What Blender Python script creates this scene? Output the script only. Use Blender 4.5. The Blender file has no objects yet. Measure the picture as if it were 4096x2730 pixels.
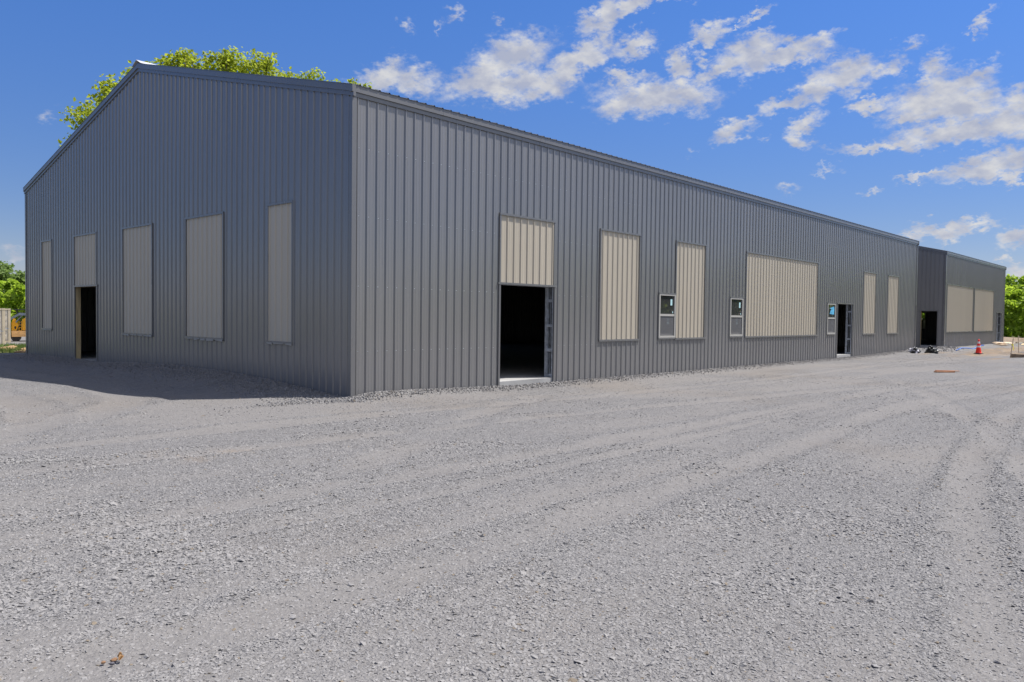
import bpy, bmesh, math, random
import numpy as np
from mathutils import Vector, Matrix
from math import sin, cos, pi, radians, sqrt, exp, atan2

random.seed(7)
RNG = np.random.default_rng(11)
scene = bpy.context.scene
COL = scene.collection

# ------------------------------------------------------------------ helpers
class MB:
    """collects polygons; build() links them as ONE mesh object"""
    def __init__(s):
        s.v = []; s.f = []; s.m = []
    def poly(s, pts, mi=0):
        n = len(s.v); s.v += [tuple(p) for p in pts]
        s.f.append(tuple(range(n, n + len(pts)))); s.m.append(mi)
    def box(s, x0, x1, y0, y1, z0, z1, mi=0, M=None):
        P = [(x0, y0, z0), (x1, y0, z0), (x1, y1, z0), (x0, y1, z0), (x0, y0, z1), (x1, y0, z1), (x1, y1, z1), (x0, y1, z1)]
        s.hexa(P, mi, M)
    def hexa(s, P, mi=0, M=None):
        if M is not None: P = [tuple(M @ Vector(p)) for p in P]
        n = len(s.v); s.v += [tuple(p) for p in P]
        for f in ((0, 3, 2, 1), (4, 5, 6, 7), (0, 1, 5, 4), (1, 2, 6, 5), (2, 3, 7, 6), (3, 0, 4, 7)):
            s.f.append(tuple(n + i for i in f)); s.m.append(mi)
    def lathe(s, prof, seg=20, c=(0, 0, 0), mi=0, cap=True):
        n = len(s.v)
        for (r, z) in prof:
            for k in range(seg):
                a = 2 * pi * k / seg
                s.v.append((c[0] + r * cos(a), c[1] + r * sin(a), c[2] + z))
        for i in range(len(prof) - 1):
            for k in range(seg):
                k2 = (k + 1) % seg
                s.f.append((n + i * seg + k, n + i * seg + k2, n + (i + 1) * seg + k2, n + (i + 1) * seg + k)); s.m.append(mi)
        if cap:
            s.f.append(tuple(n + k for k in reversed(range(seg)))); s.m.append(mi)
            b = n + (len(prof) - 1) * seg
            s.f.append(tuple(b + k for k in range(seg))); s.m.append(mi)
    def tube(s, path, rad, seg=8, mi=0):
        path = [Vector(p) for p in path]
        if not hasattr(rad, '__len__'): rad = [rad] * len(path)
        n = len(s.v); up = Vector((0.123, 0.31, 1)).normalized()
        for i, p in enumerate(path):
            t = (path[min(i + 1, len(path) - 1)] - path[max(i - 1, 0)]).normalized()
            a = t.cross(up)
            if a.length < 1e-3: a = t.cross(Vector((1, 0, 0)))
            a.normalize(); b = t.cross(a)
            for k in range(seg):
                an = 2 * pi * k / seg
                s.v.append(tuple(p + a * (cos(an) * rad[i]) + b * (sin(an) * rad[i])))
        for i in range(len(path) - 1):
            for k in range(seg):
                k2 = (k + 1) % seg
                s.f.append((n + i * seg + k, n + i * seg + k2, n + (i + 1) * seg + k2, n + (i + 1) * seg + k)); s.m.append(mi)
        s.f.append(tuple(n + k for k in reversed(range(seg)))); s.m.append(mi)
        b = n + (len(path) - 1) * seg
        s.f.append(tuple(b + k for k in range(seg))); s.m.append(mi)
    def build(s, name, mat, parent=None, smooth=False, fixn=False, loc=None, bevel=0):
        me = bpy.data.meshes.new(name)
        me.from_pydata(s.v, [], s.f)
        mats = mat if isinstance(mat, (list, tuple)) else [mat]
        for m in mats: me.materials.append(m)
        if len(mats) > 1: me.polygons.foreach_set('material_index', s.m)
        if smooth: me.polygons.foreach_set('use_smooth', [True] * len(me.polygons))
        if fixn:
            bm = bmesh.new(); bm.from_mesh(me)
            bmesh.ops.remove_doubles(bm, verts=bm.verts, dist=1e-4)
            bmesh.ops.recalc_face_normals(bm, faces=bm.faces); bm.to_mesh(me); bm.free()
        me.update()
        o = bpy.data.objects.new(name, me); COL.objects.link(o)
        if parent is not None: o.parent = parent
        if loc is not None: o.location = loc
        if bevel:
            b = o.modifiers.new('bevel', 'BEVEL'); b.width = bevel; b.segments = 2; b.limit_method = 'ANGLE'
        return o

def np_mesh(name, V, F, mat, parent=None, smooth=False):
    """fast mesh from numpy arrays, F is (n,3) or (n,4)"""
    me = bpy.data.meshes.new(name)
    k = F.shape[1]
    me.vertices.add(len(V)); me.vertices.foreach_set('co', V.astype(np.float32).ravel())
    me.loops.add(F.size); me.loops.foreach_set('vertex_index', F.astype(np.int32).ravel())
    me.polygons.add(len(F)); me.polygons.foreach_set('loop_start', np.arange(0, F.size, k, dtype=np.int32))
    try: me.polygons.foreach_set('loop_total', np.full(len(F), k, dtype=np.int32))
    except Exception: pass
    me.polygons.foreach_set('use_smooth', np.full(len(F), smooth, dtype=bool))
    me.materials.append(mat)
    me.update(calc_edges=True); me.validate()
    o = bpy.data.objects.new(name, me); COL.objects.link(o)
    if parent is not None: o.parent = parent
    return o

def empty(name, loc=(0, 0, 0), rz=0.0):
    o = bpy.data.objects.new(name, None); COL.objects.link(o)
    o.location = loc; o.rotation_euler = (0, 0, rz); o.empty_display_size = 0.3
    return o
def tag(o, label=None, cat=None, group=None, kind=None):
    if label: o['label'] = label
    if cat: o['category'] = cat
    if group: o['group'] = group
    if kind: o['kind'] = kind
    return o
def copy_tree(o, parent=None):
    c = o.copy(); COL.objects.link(c)
    if parent is not None: c.parent = parent
    for ch in o.children: copy_tree(ch, c)
    return c

# ---- numpy value noise
def _h(ix, iy, s):
    n = (ix.astype(np.int64) * 374761393 + iy.astype(np.int64) * 668265263 + s * 974634777) & 0x7fffffff
    n = ((n ^ (n >> 13)) * 1274126177) & 0x7fffffff
    return ((n ^ (n >> 16)) & 0xffff) / 65535.0
def vnoise(x, y, s=0):
    x = np.asarray(x, float); y = np.asarray(y, float)
    ix = np.floor(x); iy = np.floor(y); fx = x - ix; fy = y - iy
    fx = fx * fx * (3 - 2 * fx); fy = fy * fy * (3 - 2 * fy)
    a = _h(ix, iy, s); b = _h(ix + 1, iy, s); c = _h(ix, iy + 1, s); d = _h(ix + 1, iy + 1, s)
    return (a * (1 - fx) + b * fx) * (1 - fy) + (c * (1 - fx) + d * fx) * fy
def fbm(x, y, s=0, o=4):
    r = 0; a = 0.5; t = 0
    for i in range(o):
        r = r + a * vnoise(x * 2 ** i + 17.3 * i, y * 2 ** i - 9.1 * i, s + i); t += a; a *= 0.5
    return r / t
def sstep(a, b, x):
    t = np.clip((np.asarray(x, float) - a) / (b - a), 0, 1); return t * t * (3 - 2 * t)

# ------------------------------------------------------------------ materials
def new_mat(name):
    m = bpy.data.materials.new(name); m.use_nodes = True
    nt = m.node_tree; nt.nodes.clear()
    out = nt.nodes.new('ShaderNodeOutputMaterial')
    return m, nt, out
def N(nt, t, **kw):
    n = nt.nodes.new(t)
    for k, v in kw.items():
        if k.startswith('i_'):
            key = k[2:]; key = int(key) if key.isdigit() else key.replace('_', ' ')
            n.inputs[key].default_value = v
        else: setattr(n, k, v)
    return n
def rgb(c): return (c[0], c[1], c[2], 1.0)
def math_(nt, op, a, b=None, c=None, clamp=False):
    n = nt.nodes.new('ShaderNodeMath'); n.operation = op; n.use_clamp = clamp
    for i, v in enumerate((a, b, c)):
        if v is None: continue
        if isinstance(v, (int, float)): n.inputs[i].default_value = v
        else: nt.links.new(v, n.inputs[i])
    return n.outputs[0]
def mixc(nt, f, a, b):
    n = nt.nodes.new('ShaderNodeMix'); n.data_type = 'RGBA'
    for idx, v in ((0, f), (6, a), (7, b)):
        if isinstance(v, (int, float)): n.inputs[idx].default_value = v
        elif isinstance(v, tuple): n.inputs[idx].default_value = rgb(v)
        else: nt.links.new(v, n.inputs[idx])
    return n.outputs[2]
def noise(nt, vec, scale, detail=4, rough=0.55, dim='3D'):
    n = nt.nodes.new('ShaderNodeTexNoise'); n.noise_dimensions = dim
    n.inputs['Scale'].default_value = scale; n.inputs['Detail'].default_value = detail; n.inputs['Roughness'].default_value = rough
    if vec is not None: nt.links.new(vec, n.inputs['Vector'])
    return n.outputs['Fac']
def ramp(nt, fac, a, b, ca=(0, 0, 0), cb=(1, 1, 1)):
    n = nt.nodes.new('ShaderNodeMapRange'); n.interpolation_type = 'SMOOTHSTEP'
    n.inputs[1].default_value = a; n.inputs[2].default_value = b
    nt.links.new(fac, n.inputs[0]); return n.outputs[0]

def simple(name, col, rough=0.6, metal=0.0, var=0.12, vscale=3.0, bump=0.0, bscale=40.0, spec=0.5, stretch=None, ior=1.5):
    m, nt, out = new_mat(name)
    p = N(nt, 'ShaderNodeBsdfPrincipled')
    tc = N(nt, 'ShaderNodeTexCoord'); vec = tc.outputs['Object']
    if stretch:
        mp = N(nt, 'ShaderNodeMapping'); mp.inputs['Scale'].default_value = stretch
        nt.links.new(vec, mp.inputs['Vector']); vec = mp.outputs[0]
    f = noise(nt, vec, vscale, 5)
    a = tuple(c * (1 - var) for c in col); b = tuple(min(1, c * (1 + var)) for c in col)
    c = mixc(nt, ramp(nt, f, 0.3, 0.7), a, b)
    nt.links.new(c, p.inputs['Base Color'])
    p.inputs['Roughness'].default_value = rough; p.inputs['Metallic'].default_value = metal
    p.inputs['Specular IOR Level'].default_value = spec; p.inputs['IOR'].default_value = ior
    if bump:
        bn = N(nt, 'ShaderNodeBump'); bn.inputs['Strength'].default_value = bump; bn.inputs['Distance'].default_value = 0.01
        nt.links.new(noise(nt, vec, bscale, 4), bn.inputs['Height']); nt.links.new(bn.outputs[0], p.inputs['Normal'])
    nt.links.new(p.outputs[0], out.inputs[0])
    return m

def painted_steel(name, col, rough, ior=1.5, spec=0.5):
    """coil-coated wall steel: faint panel-to-panel change, dust near the base, slight oil-canning"""
    m, nt, out = new_mat(name)
    p = N(nt, 'ShaderNodeBsdfPrincipled')
    g = N(nt, 'ShaderNodeNewGeometry'); pos = g.outputs['Position']
    sep = N(nt, 'ShaderNodeSeparateXYZ'); nt.links.new(pos, sep.inputs[0])
    s = math_(nt, 'ADD', sep.outputs[0], sep.outputs[1])
    panel = math_(nt, 'FLOOR', math_(nt, 'DIVIDE', math_(nt, 'SUBTRACT', s, 0.17), 0.9144))
    wn = N(nt, 'ShaderNodeTexWhiteNoise', noise_dimensions='1D'); nt.links.new(panel, wn.inputs['W'])
    v = math_(nt, 'MULTIPLY_ADD', wn.outputs['Value'], 0.06, 0.97)
    mp = N(nt, 'ShaderNodeMapping'); mp.inputs['Scale'].default_value = (2.5, 2.5, 0.35)
    nt.links.new(pos, mp.inputs['Vector'])
    f = noise(nt, mp.outputs[0], 1.0, 5)
    v = math_(nt, 'MULTIPLY', v, math_(nt, 'MULTIPLY_ADD', f, 0.16, 0.92))
    dn = noise(nt, pos, 2.2, 4)
    dust = math_(nt, 'MULTIPLY', ramp(nt, math_(nt, 'ADD', sep.outputs[2], math_(nt, 'MULTIPLY', dn, 0.8)), 1.1, -0.1), 0.07)
    vm = N(nt, 'ShaderNodeVectorMath', operation='SCALE'); vm.inputs[0].default_value = col; nt.links.new(v, vm.inputs['Scale'])
    c = mixc(nt, dust, vm.outputs[0], (0.22, 0.212, 0.205))
    nt.links.new(c, p.inputs['Base Color'])
    p.inputs['Specular IOR Level'].default_value = spec; p.inputs['IOR'].default_value = ior
    rr = math_(nt, 'MULTIPLY_ADD', f, 0.10, rough - 0.05)
    rr = math_(nt, 'ADD', rr, math_(nt, 'MULTIPLY', dust, 0.6))
    nt.links.new(rr, p.inputs['Roughness'])
    bn = N(nt, 'ShaderNodeBump'); bn.inputs['Strength'].default_value = 0.16; bn.inputs['Distance'].default_value = 0.02
    mp2 = N(nt, 'ShaderNodeMapping'); mp2.inputs['Scale'].default_value = (6, 6, 0.6); nt.links.new(pos, mp2.inputs['Vector'])
    nt.links.new(noise(nt, mp2.outputs[0], 1.0, 2), bn.inputs['Height']); nt.links.new(bn.outputs[0], p.inputs['Normal'])
    nt.links.new(p.outputs[0], out.inputs[0])
    return m

M = {}
M['steel'] = painted_steel('charcoal_steel', (0.163, 0.160, 0.160), 0.20, 1.85)
M['trim'] = painted_steel('charcoal_trim', (0.135, 0.133, 0.134), 0.28, 1.75)
M['beige'] = painted_steel('beige_steel', (0.430, 0.380, 0.300), 0.36, 1.6)
M['roof'] = painted_steel('roof_steel', (0.16, 0.165, 0.175), 0.32, 1.7)
M['ridge'] = simple('ridge_glare_metal', (0.55, 0.55, 0.55), 0.35, 0.0)  # pale base colour stands in for sun glare on the ridge cap
M['galv'] = simple('galvanised_steel', (0.50, 0.53, 0.57), 0.38, 0.35, 0.25, 9)
M['concrete'] = simple('concrete', (0.33, 0.325, 0.315), 0.85, 0, 0.10, 2.0, 0.25, 60)
M['vinyl'] = simple('window_vinyl', (0.39, 0.375, 0.34), 0.45, 0, 0.03)
M['wood'] = simple('framing_lumber', (0.50, 0.38, 0.20), 0.75, 0, 0.22, 2.0, 0.2, 60, stretch=(9, 9, 0.8))
M['scrap'] = simple('scrap_lumber', (0.56, 0.43, 0.30), 0.8, 0, 0.25, 2.0, 0.2, 60, stretch=(1, 9, 9))
M['redwood'] = simple('weathered_red_board', (0.40, 0.19, 0.095), 0.8, 0, 0.3, 3.0, 0.3, 50)
M['sticker'] = simple('label_film', (0.45, 0.68, 0.70), 0.4, 0, 0.05)
M['bluefilm'] = simple('blue_film', (0.10, 0.42, 0.66), 0.35, 0, 0.25, 9)
M['paper'] = simple('paper', (0.55, 0.55, 0.45), 0.8, 0, 0.05)
M['cone'] = simple('cone_orange', (0.90, 0.028, 0.007), 0.45, 0, 0.08)
M['band'] = simple('reflective_band', (0.70, 0.66, 0.68), 0.35, 0, 0.05)
M['rubber'] = simple('black_rubber', (0.022, 0.022, 0.025), 0.75, 0, 0.2)
M['bag'] = simple('black_plastic', (0.014, 0.015, 0.015), 0.38, 0, 0.2)
M['whitebag'] = simple('white_plastic', (0.50, 0.49, 0.53), 0.4, 0, 0.12, 6)
M['hose'] = simple('blue_hose', (0.06, 0.16, 0.50), 0.45, 0, 0.1)
M['contain'] = simple('container_paint', (0.68, 0.58, 0.41), 0.55, 0, 0.10, 1.2)
M['contain_door'] = simple('container_door_paint', (0.62, 0.56, 0.46), 0.5, 0, 0.10, 1.2)
M['yellow'] = simple('machine_yellow', (0.80, 0.43, 0.02), 0.4, 0, 0.08)
M['amber'] = simple('amber_plastic', (0.8, 0.30, 0.02), 0.3, 0, 0.05)
M['bluegrey'] = simple('machine_grey', (0.13, 0.16, 0.21), 0.45, 0.2, 0.2, 4)
M['dark'] = simple('dark_steel', (0.03, 0.032, 0.036), 0.5, 0.2, 0.2)
M['deck'] = simple('trailer_boards', (0.50, 0.30, 0.13), 0.8, 0, 0.2, 3)
M['steelplate'] = simple('bare_plate', (0.45, 0.45, 0.46), 0.4, 0.6, 0.15)
M['ribbon'] = simple('yellow_ribbon', (0.85, 0.72, 0.03), 0.5, 0, 0.05)
M['manhole'] = simple('dirty_concrete_ring', (0.21, 0.155, 0.105), 0.9, 0, 0.3, 5, 0.4, 30)
M['darkhole'] = simple('cast_iron', (0.045, 0.035, 0.03), 0.8, 0.2, 0.3, 6)
M['bark'] = simple('bark', (0.11, 0.085, 0.06), 0.9, 0, 0.3, 4, 0.6, 12)
M['rock'] = simple('tan_rock', (0.34, 0.215, 0.105), 0.85, 0, 0.2, 4, 0.4, 12)
M['dryleaf'] = simple('dry_leaf', (0.25, 0.135, 0.05), 0.7, 0, 0.3, 30)
M['brownstone'] = simple('brown_stone', (0.20, 0.11, 0.055), 0.8, 0, 0.25, 30)
M['darkstone'] = simple('dark_stone', (0.07, 0.065, 0.08), 0.7, 0, 0.25, 30)

def glass_mat():
    m, nt, out = new_mat('window_glass')
    t = N(nt, 'ShaderNodeBsdfTransparent'); t.inputs[0].default_value = (0.62, 0.68, 0.66, 1)
    g = N(nt, 'ShaderNodeBsdfGlossy'); g.inputs['Roughness'].default_value = 0.01; g.inputs[0].default_value = (0.62, 0.62, 0.66, 1)
    fr = N(nt, 'ShaderNodeFresnel'); fr.inputs['IOR'].default_value = 2.7
    mx = N(nt, 'ShaderNodeMixShader')
    nt.links.new(fr.outputs[0], mx.inputs[0]); nt.links.new(t.outputs[0], mx.inputs[1]); nt.links.new(g.outputs[0], mx.inputs[2])
    df = N(nt, 'ShaderNodeBsdfDiffuse'); df.inputs[0].default_value = (0.26, 0.27, 0.27, 1)      # dusty film on new glass
    m2 = N(nt, 'ShaderNodeMixShader'); m2.inputs[0].default_value = 0.13
    nt.links.new(mx.outputs[0], m2.inputs[1]); nt.links.new(df.outputs[0], m2.inputs[2])
    nt.links.new(m2.outputs[0], out.inputs[0]); return m
M['glass'] = glass_mat()
def screen_mat():
    m, nt, out = new_mat('insect_screen')
    t = N(nt, 'ShaderNodeBsdfTransparent')
    d = N(nt, 'ShaderNodeBsdfDiffuse'); d.inputs[0].default_value = (0.16, 0.16, 0.165, 1)
    mx = N(nt, 'ShaderNodeMixShader'); mx.inputs[0].default_value = 0.68
    nt.links.new(t.outputs[0], mx.inputs[1]); nt.links.new(d.outputs[0], mx.inputs[2])
    nt.links.new(mx.outputs[0], out.inputs[0]); return m
M['screen'] = screen_mat()

def leaf_mat(name, c0, c1, c2, trans=0.45):
    m, nt, out = new_mat(name)
    g = N(nt, 'ShaderNodeNewGeometry')
    oi = N(nt, 'ShaderNodeObjectInfo')
    r = g.outputs['Random Per Island']
    c = mixc(nt, r, c0, c1)
    big = noise(nt, g.outputs['Position'], 0.45, 3)
    c = mixc(nt, ramp(nt, big, 0.42, 0.66), c, c2)
    c = mixc(nt, math_(nt, 'MULTIPLY', oi.outputs['Random'], 0.35), c, c0)
    d = N(nt, 'ShaderNodeBsdfPrincipled'); d.inputs['Roughness'].default_value = 0.55; d.inputs['Specular IOR Level'].default_value = 0.3
    t = N(nt, 'ShaderNodeBsdfTranslucent')
    nt.links.new(c, d.inputs['Base Color']); nt.links.new(c, t.inputs[0])
    mx = N(nt, 'ShaderNodeMixShader'); mx.inputs[0].default_value = trans
    nt.links.new(d.outputs[0], mx.inputs[1]); nt.links.new(t.outputs[0], mx.inputs[2])
    nt.links.new(mx.outputs[0], out.inputs[0]); return m
M['leaf_bright'] = leaf_mat('spring_leaves', (0.32, 0.38, 0.03), (0.48, 0.53, 0.06), (0.39, 0.46, 0.03), 0.58)
M['leaf_mid'] = leaf_mat('green_leaves', (0.26, 0.38, 0.03), (0.44, 0.57, 0.06), (0.36, 0.49, 0.04), 0.60)
M['leaf_dark'] = leaf_mat('dark_leaves', (0.15, 0.24, 0.06), (0.26, 0.35, 0.09), (0.20, 0.28, 0.08), 0.5)
M['grass'] = leaf_mat('grass_blades', (0.10, 0.17, 0.03), (0.17, 0.22, 0.05), (0.15, 0.17, 0.05), 0.4)

def gravel_stone_mat(name, k=1.0):
    m, nt, out = new_mat(name)
    g = N(nt, 'ShaderNodeNewGeometry'); pos = g.outputs['Position']
    p = N(nt, 'ShaderNodeBsdfPrincipled'); p.inputs['Roughness'].default_value = 0.85; p.inputs['Specular IOR Level'].default_value = 0.25
    r = g.outputs['Random Per Island']
    c = mixc(nt, r, tuple(x * k for x in (0.168, 0.163, 0.162)), tuple(x * k for x in (0.250, 0.241, 0.235)))
    f = noise(nt, pos, 45, 4)
    c = mixc(nt, ramp(nt, f, 0.35, 0.75), c, tuple(x * k for x in (0.237, 0.226, 0.217)))
    r2 = math_(nt, 'FRACT', math_(nt, 'MULTIPLY', r, 37.7))
    c = mixc(nt, math_(nt, 'GREATER_THAN', r2, 0.985), c, (0.179, 0.147, 0.110))
    nt.links.new(c, p.inputs['Base Color'])
    bn = N(nt, 'ShaderNodeBump'); bn.inputs['Strength'].default_value = 0.5; bn.inputs['Distance'].default_value = 0.003
    nt.links.new(noise(nt, pos, 160, 3), bn.inputs['Height']); nt.links.new(bn.outputs[0], p.inputs['Normal'])
    nt.links.new(p.outputs[0], out.inputs[0]); return m
M['stone'] = gravel_stone_mat('crushed_stone')

def ground_mat():
    m, nt, out = new_mat('yard_ground')
    g = N(nt, 'ShaderNodeNewGeometry'); pos = g.outputs['Position']
    p = N(nt, 'ShaderNodeBsdfPrincipled'); p.inputs['Roughness'].default_value = 0.9; p.inputs['Specular IOR Level'].default_value = 0.2
    def attr(n):
        a = N(nt, 'ShaderNodeAttribute', attribute_name=n); return a.outputs['Fac']
    wear, dirt, grass = attr('wear'), attr('dirt'), attr('grass')
    vo = N(nt, 'ShaderNodeTexVoronoi', feature='F1'); vo.inputs['Scale'].default_value = 42; vo.inputs['Randomness'].default_value = 1.0
    wv = N(nt, 'ShaderNodeVectorMath', operation='ADD')
    nz = N(nt, 'ShaderNodeTexNoise'); nz.inputs['Scale'].default_value = 30; nz.inputs['Detail'].default_value = 3
    nt.links.new(pos, nz.inputs['Vector'])
    sc = N(nt, 'ShaderNodeVectorMath', operation='SCALE'); nt.links.new(nz.outputs['Color'], sc.inputs[0]); sc.inputs['Scale'].default_value = 0.03
    nt.links.new(pos, wv.inputs[0]); nt.links.new(sc.outputs[0], wv.inputs[1]); nt.links.new(wv.outputs[0], vo.inputs['Vector'])
    vo2 = N(nt, 'ShaderNodeTexVoronoi', feature='F1'); vo2.inputs['Scale'].default_value = 90; nt.links.new(wv.outputs[0], vo2.inputs['Vector'])
    sepc = N(nt, 'ShaderNodeSeparateColor'); nt.links.new(vo.outputs['Color'], sepc.inputs[0])
    sepc2 = N(nt, 'ShaderNodeSeparateColor'); nt.links.new(vo2.outputs['Color'], sepc2.inputs[0])
    loose = mixc(nt, sepc.outputs[0], (0.141, 0.136, 0.135), (0.216, 0.209, 0.205))
    fine = mixc(nt, sepc2.outputs[0], (0.147, 0.140, 0.136), (0.185, 0.175, 0.167))
    w = ramp(nt, math_(nt, 'ADD', wear, math_(nt, 'MULTIPLY_ADD', noise(nt, pos, 6, 5), 0.5, -0.25)), 0.2, 0.75)
    c = mixc(nt, w, loose, fine)
    # broad mottling: dusty beige patches and cooler damp ones
    n1 = noise(nt, pos, 0.22, 4); n2 = noise(nt, pos, 0.9, 5)
    c = mixc(nt, math_(nt, 'MULTIPLY', ramp(nt, n1, 0.50, 0.70), 0.40), c, (0.167, 0.144, 0.121))
    c = mixc(nt, math_(nt, 'MULTIPLY', ramp(nt, n2, 0.55, 0.78), 0.35), c, (0.120, 0.116, 0.118))
    sp = N(nt, 'ShaderNodeVectorMath', operation='SCALE'); nt.links.new(c, sp.inputs[0])
    nt.links.new(math_(nt, 'MULTIPLY_ADD', noise(nt, pos, 9, 7, 0.72), 0.55, 0.725), sp.inputs['Scale']); c = sp.outputs[0]
    dcol = mixc(nt, noise(nt, pos, 2.5, 5), (0.185, 0.135, 0.090), (0.275, 0.215, 0.155))
    c = mixc(nt, ramp(nt, math_(nt, 'ADD', dirt, math_(nt, 'MULTIPLY_ADD', noise(nt, pos, 1.7, 5), 0.9, -0.45)), 0.3, 0.75), c, dcol)
    gcol = mixc(nt, noise(nt, pos, 1.2, 5), (0.065, 0.086, 0.022), (0.144, 0.137, 0.054))
    c = mixc(nt, ramp(nt, math_(nt, 'ADD', grass, math_(nt, 'MULTIPLY_ADD', noise(nt, pos, 0.8, 5), 0.6, -0.3)), 0.3, 0.6), c, gcol)
    nt.links.new(c, p.inputs['Base Color'])
    h = math_(nt, 'ADD', math_(nt, 'MULTIPLY', vo.outputs['Distance'], -1.0), math_(nt, 'MULTIPLY', vo2.outputs['Distance'], -0.5))
    h = math_(nt, 'MULTIPLY', h, math_(nt, 'MULTIPLY_ADD', w, -0.7, 1.0))
    h = math_(nt, 'ADD', h, math_(nt, 'MULTIPLY', noise(nt, pos, 14, 5, 0.65), 0.6))
    bn = N(nt, 'ShaderNodeBump'); bn.inputs['Strength'].default_value = 0.85; bn.inputs['Distance'].default_value = 0.022
    nt.links.new(h, bn.inputs['Height']); nt.links.new(bn.outputs[0], p.inputs['Normal'])
    nt.links.new(p.outputs[0], out.inputs[0]); return m
M['ground'] = ground_mat()
# ------------------------------------------------------------------ camera
cam = bpy.data.cameras.new('camera'); co = bpy.data.objects.new('camera', cam); COL.objects.link(co)
R_ = Vector((0.67199417, -0.74045198, 0.01243754)); U_ = Vector((0.01494700, 0.03035269, 0.99942729)); F_ = Vector((0.74040558, 0.67142354, -0.03146437))
mw = Matrix((( R_.x, U_.x, -F_.x, -8.68668), (R_.y, U_.y, -F_.y, -11.88845), (R_.z, U_.z, -F_.z, 1.52152), (0, 0, 0, 1)))
co.matrix_world = mw
cam.sensor_fit = 'HORIZONTAL'; cam.sensor_width = 36; cam.lens = 27.4373
cam.clip_start = 0.1; cam.clip_end = 8000
scene.camera = co
CAMX, CAMY = -8.68668, -11.88845

# ------------------------------------------------------------------ sun and sky
SUNV = Vector((2.6, -1.62, 5.68)).normalized()
sl = bpy.data.lights.new('sun', 'SUN'); sl.energy = 4.7; sl.angle = radians(0.53); sl.color = (1.0, 0.965, 0.92)
so = bpy.data.objects.new('sun', sl); COL.objects.link(so)
so.rotation_euler = SUNV.to_track_quat('Z', 'Y').to_euler(); so.location = (20, -20, 40)

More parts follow.
